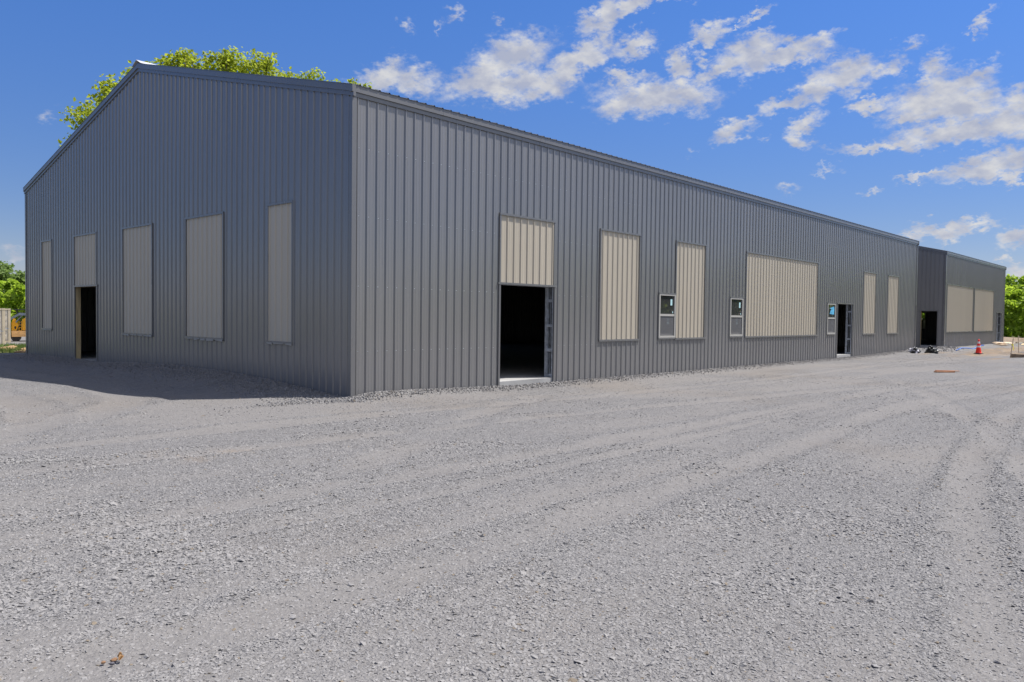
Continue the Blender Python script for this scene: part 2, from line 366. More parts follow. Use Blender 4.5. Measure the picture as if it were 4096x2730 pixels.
CLOUDS = [(0.9029, 0.2877, 0.0335, 0.0158, 2.687, 1), (0.8677, 0.2871, 0.0313, 0.0141, -3.027, 0.8), (0.8895, 0.3033, 0.019, 0.0108, 2.772, 0.8), (0.7391, 0.3182, 0.0465, 0.0224, 2.896, 1), (0.7802, 0.2927, 0.0463, 0.0193, 2.72, 1), (0.7083, 0.2861, 0.0386, 0.0191, 3.138, 1), (0.7552, 0.2806, 0.0552, 0.0152, 3.126, 0.9), (0.8048, 0.2845, 0.0274, 0.0111, 2.793, 0.8), (0.6511, 0.3181, 0.0399, 0.0132, 2.756, 1), (0.5888, 0.3288, 0.0277, 0.0118, 3.019, 1), (0.6728, 0.3011, 0.0266, 0.0145, 2.663, 0.9), (0.6215, 0.3394, 0.0107, 0.0118, 2.144, 0.7), (0.6273, 0.361, 0.0307, 0.0132, 2.609, 1), (0.5923, 0.3731, 0.0398, 0.0086, 2.997, 1), (0.5443, 0.3754, 0.0211, 0.0033, 3.121, 0.6), (0.4963, 0.3399, 0.0223, 0.0097, 2.966, 1), (0.5118, 0.33, 0.0144, 0.0047, 2.427, 0.8), (0.444, 0.3531, 0.0158, 0.0045, 2.632, 0.8), (0.463, 0.3422, 0.0111, 0.0019, 3.058, 0.6), (0.5608, 0.2687, 0.0642, 0.0191, -3.107, 1), (0.521, 0.2722, 0.033, 0.0172, -2.934, 1), (0.6016, 0.2934, 0.0261, 0.0079, -2.877, 0.9), (0.6065, 0.2624, 0.0254, 0.0136, 2.747, 0.9), (0.5338, 0.3047, 0.013, 0.0139, 2.13, 1), (0.5051, 0.3105, 0.0057, 0.0106, 2.131, 0.6), (0.4495, 0.3092, 0.0395, 0.0177, 2.966, 1), (0.4046, 0.3079, 0.0458, 0.0116, 3.028, 1), (0.4799, 0.2969, 0.0375, 0.008, 2.868, 0.9), (0.4373, 0.328, 0.0166, 0.008, 2.711, 0.8), (0.366, 0.3181, 0.0157, 0.0079, 2.713, 0.7), (0.3391, 0.2808, 0.039, 0.0163, 3.03, 1), (0.3744, 0.2676, 0.0249, 0.0152, 2.395, 1), (0.4032, 0.253, 0.0315, 0.0089, 3.004, 1), (0.2977, 0.281, 0.0155, 0.0112, 3.076, 0.8), (0.383, 0.2272, 0.0197, 0.0081, 2.663, 0.8), (0.3875, 0.2103, 0.0104, 0.0132, 2.087, 0.75), (0.4681, 0.2272, 0.0212, 0.0113, 2.93, 0.85), (0.458, 0.2342, 0.0187, 0.0052, 2.664, 0.7), (0.3173, 0.2459, 0.0221, 0.0076, -3.102, 1), (0.2554, 0.267, 0.0184, 0.0067, 2.585, 0.7), (0.2472, 0.2794, 0.0162, 0.0104, 2.694, 0.75), (0.2295, 0.2549, 0.0347, 0.0176, 2.979, 1), (0.2547, 0.2397, 0.0404, 0.0211, 3.063, 1), (0.209, 0.2656, 0.0216, 0.0083, 2.787, 0.9), (0.2247, 0.2341, 0.0464, 0.0172, -3.028, 1), (0.2282, 0.2071, 0.0623, 0.0121, 3.087, 1), (0.2979, 0.1992, 0.0492, 0.0068, 3.071, 0.95), (0.1832, 0.2114, 0.0371, 0.0155, 3.017, 1), (0.1699, 0.2297, 0.0191, 0.0127, 2.97, 0.9), (0.2695, 0.225, 0.0265, 0.0065, -3.045, 0.9), (0.2022, 0.168, 0.0441, 0.0103, 2.905, 1), (0.2483, 0.1622, 0.0299, 0.0038, 3.058, 0.9), (0.1683, 0.174, 0.023, 0.0092, 2.826, 0.9), (0.1738, 0.1587, 0.0236, 0.0055, 3.125, 0.8), (0.2338, 0.1017, 0.0318, 0.0087, 3.085, 1), (0.2025, 0.1051, 0.0204, 0.0066, 3.028, 0.95), (0.2596, 0.0979, 0.0219, 0.0039, -3.105, 0.7), (0.166, 0.0904, 0.0176, 0.0084, 2.874, 0.95), (0.1649, 0.05, 0.0176, 0.0112, 2.951, 0.8), (0.1824, 0.0658, 0.0089, 0.0028, 2.758, 0.7), (0.1673, 0.0663, 0.0087, 0.0028, -3.114, 0.5), (0.8786, 0.3475, 0.0079, 0.0064, 2.466, 0.5), (0.8157, 0.367, 0.01, 0.0063, 2.142, 0.55), (0.833, 0.3497, 0.0095, 0.0025, 2.477, 0.4), (0.7589, 0.3558, 0.005, 0.0053, 2.143, 0.4), (0.2004, 0.3169, 0.0113, 0.005, 2.404, 0.65), (0.2124, 0.3086, 0.0054, 0.0023, 2.506, 0.5), (0.2739, 0.3029, 0.0103, 0.0047, 2.709, 0.4), (0.2841, 0.2749, 0.0084, 0.0039, 2.691, 0.5), (0.3585, 0.3036, 0.0187, 0.0043, 3.072, 0.45), (1.2721, 0.2081, 0.0099, 0.0058, 2.486, 0.4), (1.307, 0.0645, 0.0159, 0.0055, 2.984, 0.45), (0.4034, 0.155, 0.0118, 0.0046, 3.001, 0.4), (0.3101, 0.1442, 0.01, 0.0025, 2.908, 0.45), (0.5133, 0.2026, 0.0051, 0.0037, 2.098, 0.35), (0.3554, 0.1763, 0.0142, 0.003, 3.107, 0.35), (0.4313, 0.2178, 0.006, 0.004, -3.087, 0.4)]
def build_world():
    w = bpy.data.worlds.new('World'); scene.world = w; w.use_nodes = True
    nt = w.node_tree; nt.nodes.clear()
    out = N(nt, 'ShaderNodeOutputWorld')
    sky = N(nt, 'ShaderNodeTexSky'); sky.sky_type = 'NISHITA'; sky.sun_disc = False
    sky.sun_elevation = math.asin(SUNV.z); sky.sun_rotation = atan2(SUNV.x, SUNV.y)
    sky.altitude = 200; sky.air_density = 1.0; sky.dust_density = 0.1; sky.ozone_density = 3.6
    tc = N(nt, 'ShaderNodeTexCoord'); d = tc.outputs['Generated']
    sep = N(nt, 'ShaderNodeSeparateXYZ'); nt.links.new(d, sep.inputs[0])
    az = math_(nt, 'ARCTAN2', sep.outputs[1], sep.outputs[0]); el = math_(nt, 'ARCSINE', sep.outputs[2])
    cv = N(nt, 'ShaderNodeCombineXYZ'); nt.links.new(az, cv.inputs[0]); nt.links.new(el, cv.inputs[1])
    v = cv.outputs[0]
    # wind-torn edges: domain warp by a streaky noise
    rot = N(nt, 'ShaderNodeMapping'); rot.inputs['Rotation'].default_value = (0, 0, 0.5); rot.inputs['Scale'].default_value = (1.0, 1.7, 1)
    nt.links.new(v, rot.inputs['Vector']); sv = rot.outputs[0]
    def warp(scale, amt, det):
        n = N(nt, 'ShaderNodeTexNoise', noise_dimensions='2D'); n.inputs['Scale'].default_value = scale; n.inputs['Detail'].default_value = det
        n.inputs['Roughness'].default_value = 0.6
        nt.links.new(sv, n.inputs['Vector'])
        s = N(nt, 'ShaderNodeVectorMath', operation='SUBTRACT'); nt.links.new(n.outputs['Color'], s.inputs[0]); s.inputs[1].default_value = (0.5, 0.5, 0.5)
        k = N(nt, 'ShaderNodeVectorMath', operation='MULTIPLY'); nt.links.new(s.outputs[0], k.inputs[0]); k.inputs[1].default_value = (amt, amt, 0)
        return k.outputs[0]
    a1 = N(nt, 'ShaderNodeVectorMath', operation='ADD'); nt.links.new(v, a1.inputs[0]); nt.links.new(warp(22, 0.034, 3), a1.inputs[1])
    a2 = N(nt, 'ShaderNodeVectorMath', operation='ADD'); nt.links.new(a1.outputs[0], a2.inputs[0]); nt.links.new(warp(75, 0.022, 4), a2.inputs[1])
    a3 = N(nt, 'ShaderNodeVectorMath', operation='ADD'); nt.links.new(a2.outputs[0], a3.inputs[0]); nt.links.new(warp(210, 0.009, 4), a3.inputs[1])
    wv = a3.outputs[0]
    Mx = None
    for (ca, ce, rx, ry, t, wt) in CLOUDS:
        mp = N(nt, 'ShaderNodeMapping', vector_type='TEXTURE')
        mp.inputs['Location'].default_value = (ca, ce, 0); mp.inputs['Rotation'].default_value = (0, 0, t); mp.inputs['Scale'].default_value = (rx * 1.42, ry * 1.46, 1)
        nt.links.new(wv, mp.inputs['Vector'])
        ln = N(nt, 'ShaderNodeVectorMath', operation='LENGTH'); nt.links.new(mp.outputs[0], ln.inputs[0])
        q = math_(nt, 'MULTIPLY_ADD', ln.outputs['Value'], -wt, wt)
        Mx = q if Mx is None else math_(nt, 'SMOOTH_MAX', Mx, q, 0.12)
    nA = noise(nt, sv, 55, 7, 0.62, '2D'); nB = noise(nt, sv, 24, 6, 0.55, '2D')
    dens = math_(nt, 'ADD', math_(nt, 'MULTIPLY', Mx, 1.0), math_(nt, 'MULTIPLY_ADD', nA, 0.75, -0.385))
    alpha = ramp(nt, dens, -0.05, 0.74)
    alpha = math_(nt, 'MULTIPLY', alpha, math_(nt, 'MULTIPLY_ADD', nB, 0.25, 0.84), clamp=True)
    # self-shadowing: compare the noise with itself a little nearer to the sun
    off = N(nt, 'ShaderNodeVectorMath', operation='ADD'); nt.links.new(v, off.inputs[0]); off.inputs[1].default_value = (-0.007, 0.011, 0)
    rot2 = N(nt, 'ShaderNodeMapping'); rot2.inputs['Rotation'].default_value = (0, 0, 0.5); rot2.inputs['Scale'].default_value = (1.0, 1.7, 1)
    nt.links.new(off.outputs[0], rot2.inputs['Vector'])
    nA2 = noise(nt, rot2.outputs[0], 24, 6, 0.55, '2D')
    lit = math_(nt, 'MULTIPLY_ADD', math_(nt, 'SUBTRACT', nB, nA2), 2.2, 0.55)
    lit = math_(nt, 'ADD', lit, math_(nt, 'MULTIPLY', ramp(nt, Mx, 0.15, 0.8), -0.22), clamp=True)
    K = 1.0 / SKY_STRENGTH
    ccol = mixc(nt, lit, tuple(x * K for x in CLOUD_SHADE), tuple(x * K for x in CLOUD_LIT))
    hs = N(nt, 'ShaderNodeHueSaturation'); hs.inputs['Saturation'].default_value = SKY_SAT; hs.inputs['Value'].default_value = 1.0
    nt.links.new(sky.outputs[0], hs.inputs['Color'])
    tint = N(nt, 'ShaderNodeMix', data_type='RGBA', blend_type='MULTIPLY'); tint.inputs[0].default_value = 1.0
    nt.links.new(hs.outputs[0], tint.inputs[6]); tint.inputs[7].default_value = rgb(SKY_TINT)
    low = N(nt, 'ShaderNodeVectorMath', operation='SCALE'); nt.links.new(tint.outputs[2], low.inputs[0])
    nt.links.new(math_(nt, 'MULTIPLY_ADD', ramp(nt, el, 0.0, 0.42), 0.40, 0.58), low.inputs['Scale'])
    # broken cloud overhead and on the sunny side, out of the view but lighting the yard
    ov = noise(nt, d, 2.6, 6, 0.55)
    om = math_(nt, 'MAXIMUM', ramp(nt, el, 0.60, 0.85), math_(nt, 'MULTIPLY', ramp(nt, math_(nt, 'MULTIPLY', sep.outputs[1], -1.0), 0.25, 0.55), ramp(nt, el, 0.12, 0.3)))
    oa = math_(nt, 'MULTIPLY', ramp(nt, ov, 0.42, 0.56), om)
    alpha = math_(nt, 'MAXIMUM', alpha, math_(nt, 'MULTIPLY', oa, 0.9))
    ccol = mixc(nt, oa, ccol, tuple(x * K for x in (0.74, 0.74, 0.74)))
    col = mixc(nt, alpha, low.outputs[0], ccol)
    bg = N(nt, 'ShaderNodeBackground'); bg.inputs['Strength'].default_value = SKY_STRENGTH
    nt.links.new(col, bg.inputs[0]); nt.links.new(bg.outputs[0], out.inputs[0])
SKY_STRENGTH = 0.080; SKY_SAT = 1.25; SKY_TINT = (1.02, 0.93, 1.16)
CLOUD_SHADE = (0.275, 0.295, 0.365); CLOUD_LIT = (0.44, 0.442, 0.45)
build_world()

# ------------------------------------------------------------------ ground
def berm(y):
    return np.interp(y, [-1.5, -0.3, 0.22, 1.53, 3.17, 5.07, 7.29, 9.9, 11.72, 14.48, 18.2, 20.5], [0, -0.03, -0.02, 0.06, 0.15, 0.21, 0.22, 0.15, 0.07, 0.07, 0.02, 0])
TRACKS = [  # (polyline, half width, strength)
    ([(-6, -2.2), (0, -2.55), (5.76, -2.82), (12.2, -3.07), (20.2, -2.85), (40, -3.6)], 0.26, 1.0),
    ([(-9, -3.2), (-3, -3.9), (3, -4.56), (4.7, -4.87), (8, -5.4), (10, -6.16), (13.6, -7.21), (18.9, -7.53), (40, -9.5)], 0.24, 0.9),
    ([(-12, -5.6), (-4, -6.2), (0.1, -6.38), (5.2, -6.5), (9.1, -6.4), (14, -7.0), (22, -7.9), (45, -11)], 0.25, 1.0),
    ([(-12, -6.3), (-4.5, -6.95), (-0.7, -6.95), (3.8, -6.75), (6.6, -6.8), (12.5, -7.25), (19.3, -7.6), (45, -10.4)], 0.16, 0.7),
    ([(-12, -8.2), (-5, -8.45), (1.7, -8.07), (3.5, -7.86), (7.4, -7.74), (12.6, -8.57), (30, -11)], 0.26, 0.9),
    ([(-14, -7.0), (-8.5, -6.6), (-5, -6.1), (-2, -4.6), (0, -3.3), (3, -2.0)], 0.30, 0.8),
    ([(-14, -3.2), (-9, -2.0), (-5, -0.5), (-3, 2.0), (-2.6, 6), (-3.0, 14), (-4, 25)], 0.35, 0.9),
    ([(-14, -5.4), (-10, -4.2), (-6.5, -2.4), (-4.8, 0.6), (-4.4, 6), (-4.9, 14), (-6, 25)], 0.35, 0.9),
    ([(-5, -11.3), (-2.5, -10.6), (0.1, -10.07), (3, -9.69), (6.5, -9.25), (14, -9.6), (30, -12.2)], 0.20, 0.9),
    ([(-6, -12.6), (-2, -11.4), (1, -10.4), (3.2, -9.8), (5.5, -8.9), (9, -7.5), (13, -5.6)], 0.20, 0.8),
    ([(-4, -13.6), (0, -12.0), (4, -11.0), (9, -10.6), (18, -11.5), (36, -14)], 0.24, 0.8),
]
def track_fields(x, y):
    """(compaction 0..1, ridge 0..1) from the wheel tracks"""
    comp = np.zeros_like(x); ridge = np.zeros_like(x)
    for pl, hw, st in TRACKS:
        # densify the polyline so that it bends smoothly
        P = np.array(pl, float); t = np.linspace(0, 1, len(P)); tt = np.linspace(0, 1, len(P) * 6)
        px = np.interp(tt, t, P[:, 0]); py = np.interp(tt, t, P[:, 1])
        for _ in range(6):
            px[1:-1] = (px[:-2] + px[1:-1] * 2 + px[2:]) / 4; py[1:-1] = (py[:-2] + py[1:-1] * 2 + py[2:]) / 4
        sel = (x > px.min() - 2) & (x < px.max() + 2) & (y > py.min() - 2) & (y < py.max() + 2)
        if not sel.any(): continue
        xs, ys = x[sel], y[sel]; best = np.full(xs.shape, 9.0)
        wob = (vnoise(xs * 0.5, ys * 0.5, 5) - 0.5) * 0.25
        for i in range(len(px) - 1):
            ax, ay, bx, by = px[i], py[i], px[i + 1], py[i + 1]
            L2 = (bx - ax) ** 2 + (by - ay) ** 2 + 1e-9
            u = np.clip(((xs - ax) * (bx - ax) + (ys - ay) * (by - ay)) / L2, 0, 1)
            best = np.minimum(best, np.hypot(xs - ax - u * (bx - ax), ys - ay - u * (by - ay)))
        best = np.abs(best + wob * 0.4)
        amp = st * (0.6 + 0.7 * vnoise(xs * 0.3 + 3, ys * 0.3, 9))
        hw = hw * 0.8; c = np.exp(-(best / hw) ** 2) * amp
        r = np.exp(-((best - hw * 1.55) / (hw * 0.5)) ** 2) * amp
        comp[sel] = np.maximum(comp[sel], c); ridge[sel] = np.maximum(ridge[sel], r * (1 - c))
    return np.clip(comp, 0, 1), np.clip(ridge, 0, 1)
def base_height(x, y):
    x = np.asarray(x, float); y = np.asarray(y, float)
    z = -0.10 * sstep(0.3, 5, x) * (1 - sstep(24, 36, x)) * sstep(-7, -0.3, y) * (1 - sstep(19, 22, y))
    z = z + np.where(y > -1.5, berm(y) * sstep(-1.9, -0.1, x) * (1 - sstep(-0.02, 0.4, x)), 0)
    z = z - 0.95 * sstep(24.5, 36, y) * (1 - sstep(140, 200, y))
    # loose stone pushed up along the long wall
    z = z + 0.05 * np.exp(-((y + 0.18) / 0.25) ** 2) * sstep(-0.3, 0.3, x) * (1 - sstep(34, 36, x))
    # heaps near the second building
    z = z + 0.24 * np.exp(-(((x - 38.0) / 1.9) ** 2 + ((y + 0.9) / 0.55) ** 2))
    z = z + 0.10 * np.exp(-(((x - 28.5) / 3.0) ** 2 + ((y + 6.2) / 1.0) ** 2)) + 0.07 * np.exp(-(((x - 24) / 3.0) ** 2 + ((y + 5.4) / 0.8) ** 2))
    z = z + 0.42 * np.exp(-((x - 63) / 2.3) ** 2) * (1 - sstep(6, 9, y)) * sstep(-30, -24, y) * (0.8 + 0.45 * vnoise(y * 0.5, x * 0.2, 3))
    rough = sstep(26, 34, x) * (1 - sstep(60, 70, x)) * (1 - sstep(-0.6, 0.2, y))
    z = z + rough * 0.30 * (fbm(x * 0.7, y * 1.1, 21, 4) - 0.5)
    z = z + 0.030 * (fbm(x * 0.55, y * 0.55, 31, 3) - 0.5) * (1 - sstep(-1.2, -0.2, y) * sstep(0, 1, x))
    return z
def near_fields(x, y):
    comp, ridge = track_fields(x, y)
    streak = fbm(x * 0.22 + y * 0.03, y * 1.5 + x * 0.12, 41, 4)
    blot = fbm(x * 0.6, y * 0.6, 51, 4)
    wear = np.clip(comp * 0.52 + (streak - 0.44) * 1.25 + (blot - 0.45) * 0.9 + 0.32 - ridge * 0.5, 0, 1)
    return comp, ridge, wear
def height(x, y, fields=None):
    z = base_height(x, y)
    if fields is None: fields = near_fields(x, y)
    comp, ridge, wear = fields
    yard = 1 - sstep(45, 60, np.abs(x))
    return z + yard * (-0.020 * comp + 0.022 * ridge * (0.5 + vnoise(x * 5, y * 5, 61)) + 0.010 * (fbm(x * 4, y * 4, 71, 2) - 0.5) * (1 - wear))

def axis(segs):
    a = [segs[0][0]]
    for s, e, st in segs:
        n = max(1, int(round((e - s) / st))); a += list(np.linspace(s, e, n + 1)[1:])
    return np.array(a)
gx = axis([(-3000, -600, 400), (-600, -120, 60), (-120, -30, 10), (-30, -11, 1.0), (-11, 12, 0.07), (12, 36, 0.2), (36, 70, 0.4), (70, 140, 5), (140, 600, 50), (600, 3000, 400)])
gy = axis([(-3000, -600, 400), (-600, -120, 60), (-120, -30, 8), (-30, -14, 1.0), (-14, 1.0, 0.06), (1.0, 26, 0.25), (26, 44, 0.8), (44, 140, 6), (140, 600, 50), (600, 3000, 400)])
GX, GY = np.meshgrid(gx, gy)
xf, yf = GX.ravel(), GY.ravel()
flds = near_fields(xf, yf)
zf = height(xf, yf, flds)
nx, ny = len(gx), len(gy)
idx = np.arange(nx * ny).reshape(ny, nx)
Fq = np.stack([idx[:-1, :-1].ravel(), idx[:-1, 1:].ravel(), idx[1:, 1:].ravel(), idx[1:, :-1].ravel()], 1)
ground = np_mesh('ground', np.stack([xf, yf, zf], 1), Fq, M['ground'], smooth=True)
tag(ground, kind='structure')
grass_f = np.maximum(sstep(68, 74, xf), sstep(75, 80, yf))
grass_f = np.maximum(grass_f, 1.3 * sstep(19.6, 20.6, yf) * (1 - sstep(29, 33, yf)) * (1 - sstep(40, 60, xf)))
grass_f = np.maximum(grass_f, np.maximum(sstep(-24, -30, yf), sstep(-40, -60, xf)))
dirt_f = np.exp(-(((xf - 63) / 3.2) ** 2)) * (1 - sstep(8, 11, yf)) * sstep(-34, -28, yf) * 1.3
dirt_f = np.maximum(dirt_f, 0.68 * sstep(25, 35, xf) * (1 - sstep(58, 61, xf)) * np.exp(-((yf + 3.4) / 1.9) ** 2))
dirt_f = np.maximum(dirt_f, 0.65 * np.exp(-(((xf - 33.5) / 4) ** 2 + ((yf + 1.6) / 0.5) ** 2)))
dirt_f = np.maximum(dirt_f, 0.70 * np.exp(-(((xf - 28.5) / 2.5) ** 2 + ((yf + 5.2) / 0.5) ** 2)))
dirt_f = np.maximum(dirt_f, 0.38 * np.exp(-(((xf + 4.6) / 1.6) ** 2 + ((yf + 3.9) / 0.9) ** 2)))
for nm, a in (('wear', flds[2]), ('dirt', dirt_f), ('grass', grass_f)):
    at = ground.data.attributes.new(nm, 'FLOAT', 'POINT'); at.data.foreach_set('value', a.astype(np.float32))

def zat(x, y): return float(height(np.array([x]), np.array([y]))[0])

# ------------------------------------------------------------------ crushed stone lying on the ground
def rock_protos(n, npts=10, flat=0.42, seed=3):
    rs = np.random.default_rng(seed); out = []
    for i in range(n):
        P = rs.normal(size=(npts, 3)); P /= np.linalg.norm(P, axis=1)[:, None]; P *= rs.uniform(0.75, 1.0, (npts, 1))
        P[:, 0] *= rs.uniform(0.9, 1.25); P[:, 1] *= rs.uniform(0.6, 0.95); P[:, 2] *= flat * rs.uniform(0.7, 1.15)
        bm = bmesh.new()
        for p in P: bm.verts.new(p)
        r = bmesh.ops.convex_hull(bm, input=bm.verts)
        junk = [v for v in bm.verts if not v.link_faces]
        bmesh.ops.delete(bm, geom=junk, context='VERTS')
        bmesh.ops.triangulate(bm, faces=bm.faces)
        bm.verts.index_update()
        out.append((np.array([v.co[:] for v in bm.verts]), np.array([[v.index for v in f.verts] for f in bm.faces])))
        bm.free()
    return out
PROTO = rock_protos(24)
def scatter_rocks(name, X, Y, Zs, S, mat, tilt=0.20, sink=0.55):
    n = len(X); pid = RNG.integers(0, len(PROTO), n)
    Vs, Fs = [], []; off = 0
    yaw = RNG.uniform(0, 2 * pi, n); tx = RNG.normal(0, tilt, n); ty = RNG.normal(0, tilt, n)
    for k, (pv, pf) in enumerate(PROTO):
        sel = np.where(pid == k)[0]
        if not len(sel): continue
        m = len(sel)
        P = pv[None] * S[sel][:, None, None]
        c, s = np.cos(tx[sel])[:, None], np.sin(tx[sel])[:, None]
        x, y, z = P[..., 0], P[..., 1] * c - P[..., 2] * s, P[..., 1] * s + P[..., 2] * c
        c, s = np.cos(ty[sel])[:, None], np.sin(ty[sel])[:, None]
        x, z = x * c + z * s, -x * s + z * c
        c, s = np.cos(yaw[sel])[:, None], np.sin(yaw[sel])[:, None]
        x, y = x * c - y * s, x * s + y * c
        zmin = z.min(1, keepdims=True)
        z = z - zmin * (1 - sink) * 0.9
        Q = np.stack([x + X[sel][:, None], y + Y[sel][:, None], z + (Zs[sel])[:, None] - 0.002], -1)
        Vs.append(Q.reshape(-1, 3))
        Fs.append((pf[None] + (np.arange(m) * len(pv))[:, None, None] + off).reshape(-1, 3)); off += m * len(pv)
    return np_mesh(name, np.concatenate(Vs), np.concatenate(Fs), mat)
def yard_stones():
    ang0 = atan2(0.6714, 0.7404)
    Xs, Ys, Ss = [], [], []
    for r0, r1, dens, s0, s1 in ((2.3, 4.2, 5200, 0.0065, 0.018), (4.2, 6.5, 3400, 0.0075, 0.019), (6.5, 9.5, 1500, 0.009, 0.020), (9.5, 15, 560, 0.009, 0.019), (15, 24, 90, 0.012, 0.022)):
        spread = radians(46)
        area = (r1 * r1 - r0 * r0) * spread
        n = int(area * dens)
        r = np.sqrt(RNG.uniform(r0 * r0, r1 * r1, n)); a = ang0 + RNG.uniform(-spread, spread, n)
        Xs.append(CAMX + r * np.cos(a)); Ys.append(CAMY + r * np.sin(a))
        Ss.append(s0 + (s1 - s0) * RNG.beta(1.3, 2.6, n) + 0.010 * (RNG.uniform(size=n) > 0.988))
    X, Y, S = map(np.concatenate, (Xs, Ys, Ss))
    fl = near_fields(X, Y)
    loosen = np.clip(1.10 - fl[2] * 0.75 + fl[1] * 0.6, 0.34, 1)
    keep = (RNG.uniform(size=len(X)) < loosen) & ~((X > -0.4) & (Y > -0.6))
    X, Y, S = X[keep], Y[keep], S[keep]
    fl = tuple(f[keep] for f in fl)
    S = S * (1 + 0.32 * sstep(0.55, 0.75, fbm(X * 1.1, Y * 1.1, 81, 2)))
    o = scatter_rocks('gravel', X, Y, height(X, Y, fl), S, M['stone'])
    tag(o, 'loose grey crushed stone strewn over the yard in front', 'gravel', kind='stuff')
    print('yard stones', len(X))
yard_stones()
def wall_stones():
    n = 15000
    x = 36 * RNG.uniform(0, 1, n) ** 1.7 - 0.4; y = -0.02 - np.abs(RNG.normal(0, 0.24, n)) - 0.0 * x
    ok = ~((x > 37) | (y < -0.75)); x, y = x[ok], y[ok]
    s = 0.014 + 0.022 * RNG.beta(1.5, 2.5, len(x))
    n2 = 16000
    y2 = 18.6 * RNG.uniform(0, 1, n2) ** 1.4 - 0.2; x2 = -0.03 - np.abs(RNG.normal(0, 0.55, n2))
    s2 = 0.011 + 0.019 * RNG.beta(1.5, 2.5, n2)
    x3 = RNG.normal(-0.8, 0.6, 1400); y3 = RNG.normal(-0.25, 0.14, 1400); ok = x3 < 0.3; x3, y3 = x3[ok], y3[ok]
    s3 = 0.012 + 0.02 * RNG.beta(1.5, 2.5, len(x3))
    x4 = RNG.normal(38, 1.6, 1500); y4 = RNG.normal(-0.95, 0.35, 1500); s4 = 0.02 + 0.03 * RNG.beta(1.5, 2.5, 1500)
    ok = y4 < -0.1; x4, y4, s4 = x4[ok], y4[ok], s4[ok]
    x5 = RNG.uniform(20, 44, 5200); y5 = -3.6 + RNG.normal(0, 1.4, 5200) - 0.06 * (x5 - 30); s5 = 0.007 + 0.014 * RNG.beta(1.1, 4, 5200)
    ok = (y5 < -0.9) & (vnoise(x5 * 0.5, y5 * 0.9, 88) > 0.42); x5, y5, s5 = x5[ok], y5[ok], s5[ok]
    X = np.concatenate([x, x2, x3, x4, x5]); Y = np.concatenate([y, y2, y3, y4, y5]); S = np.concatenate([s, s2, s3, s4, s5])
    o = scatter_rocks('crushed_stone', X, Y, height(X, Y), S, M['stone'], tilt=0.6, sink=0.15)
    tag(o, 'coarse crushed stone banked along the foot of the metal walls', 'gravel', kind='stuff')
wall_stones()
EXPOSURE = 0.68
# ------------------------------------------------------------------ metal buildings
PITCH = 0.2286
PROFILE = [(-0.025, 0), (-0.011, 0.0215), (0.011, 0.0215), (0.025, 0), (0.062, 0), (0.072, 0.0026), (0.081, 0.0026), (0.091, 0), (0.137, 0), (0.147, 0.0026), (0.156, 0.0026), (0.166, 0)]
def profile_pts(L, phase=0.11):
    pts = [(0.0, 0.0)]; k = 0
    while True:
        c = phase + k * PITCH
        if c - 0.024 > L: break
        for s, d in PROFILE:
            if 0.001 < c + s < L - 0.001: pts.append((c + s, d))
        k += 1
    pts.append((L, 0.0)); return pts
def ribbed(mb, pts, s0, s1, zb, zt, openings, mapf, mi=0):
    """corrugated sheet from s0 to s1, cut around the openings (s0,s1,z0,z1)"""
    S = np.array([p[0] for p in pts]); D = np.array([p[1] for p in pts])
    cuts = sorted(set([s0, s1] + [o[0] for o in openings] + [o[1] for o in openings] + [float(s) for s in S]))
    cuts = [c for c in cuts if s0 - 1e-9 <= c <= s1 + 1e-9]
    cc = [cuts[0]]
    for c in cuts[1:]:
        if c - cc[-1] > 1e-5: cc.append(c)
    for a, b in zip(cc[:-1], cc[1:]):
        m = (a + b) / 2
        da, db = np.interp(a, S, D), np.interp(b, S, D)
        iv = [[zb, None]]
        for o in sorted([o for o in openings if o[0] < m < o[1]], key=lambda o: o[2]):
            last = iv[-1]
            if o[2] <= last[0] + 1e-6: last[0] = o[3]
            else: last[1] = o[2]; iv.append([o[3], None])
        for z0, z1 in iv:
            za = zt(a) if z1 is None else z1; zb_ = zt(b) if z1 is None else z1
            mb.poly([mapf(a, da, z0), mapf(b, db, z0), mapf(b, db, zb_), mapf(a, da, za)], mi)
def mbox(mb, mapf, s0, s1, d0, d1, z0, z1, mi=0):
    P = [mapf(s0, d0, z0), mapf(s1, d0, z0), mapf(s1, d1, z0), mapf(s0, d1, z0), mapf(s0, d0, z1), mapf(s1, d0, z1), mapf(s1, d1, z1), mapf(s0, d1, z1)]
    mb.hexa(P, mi)
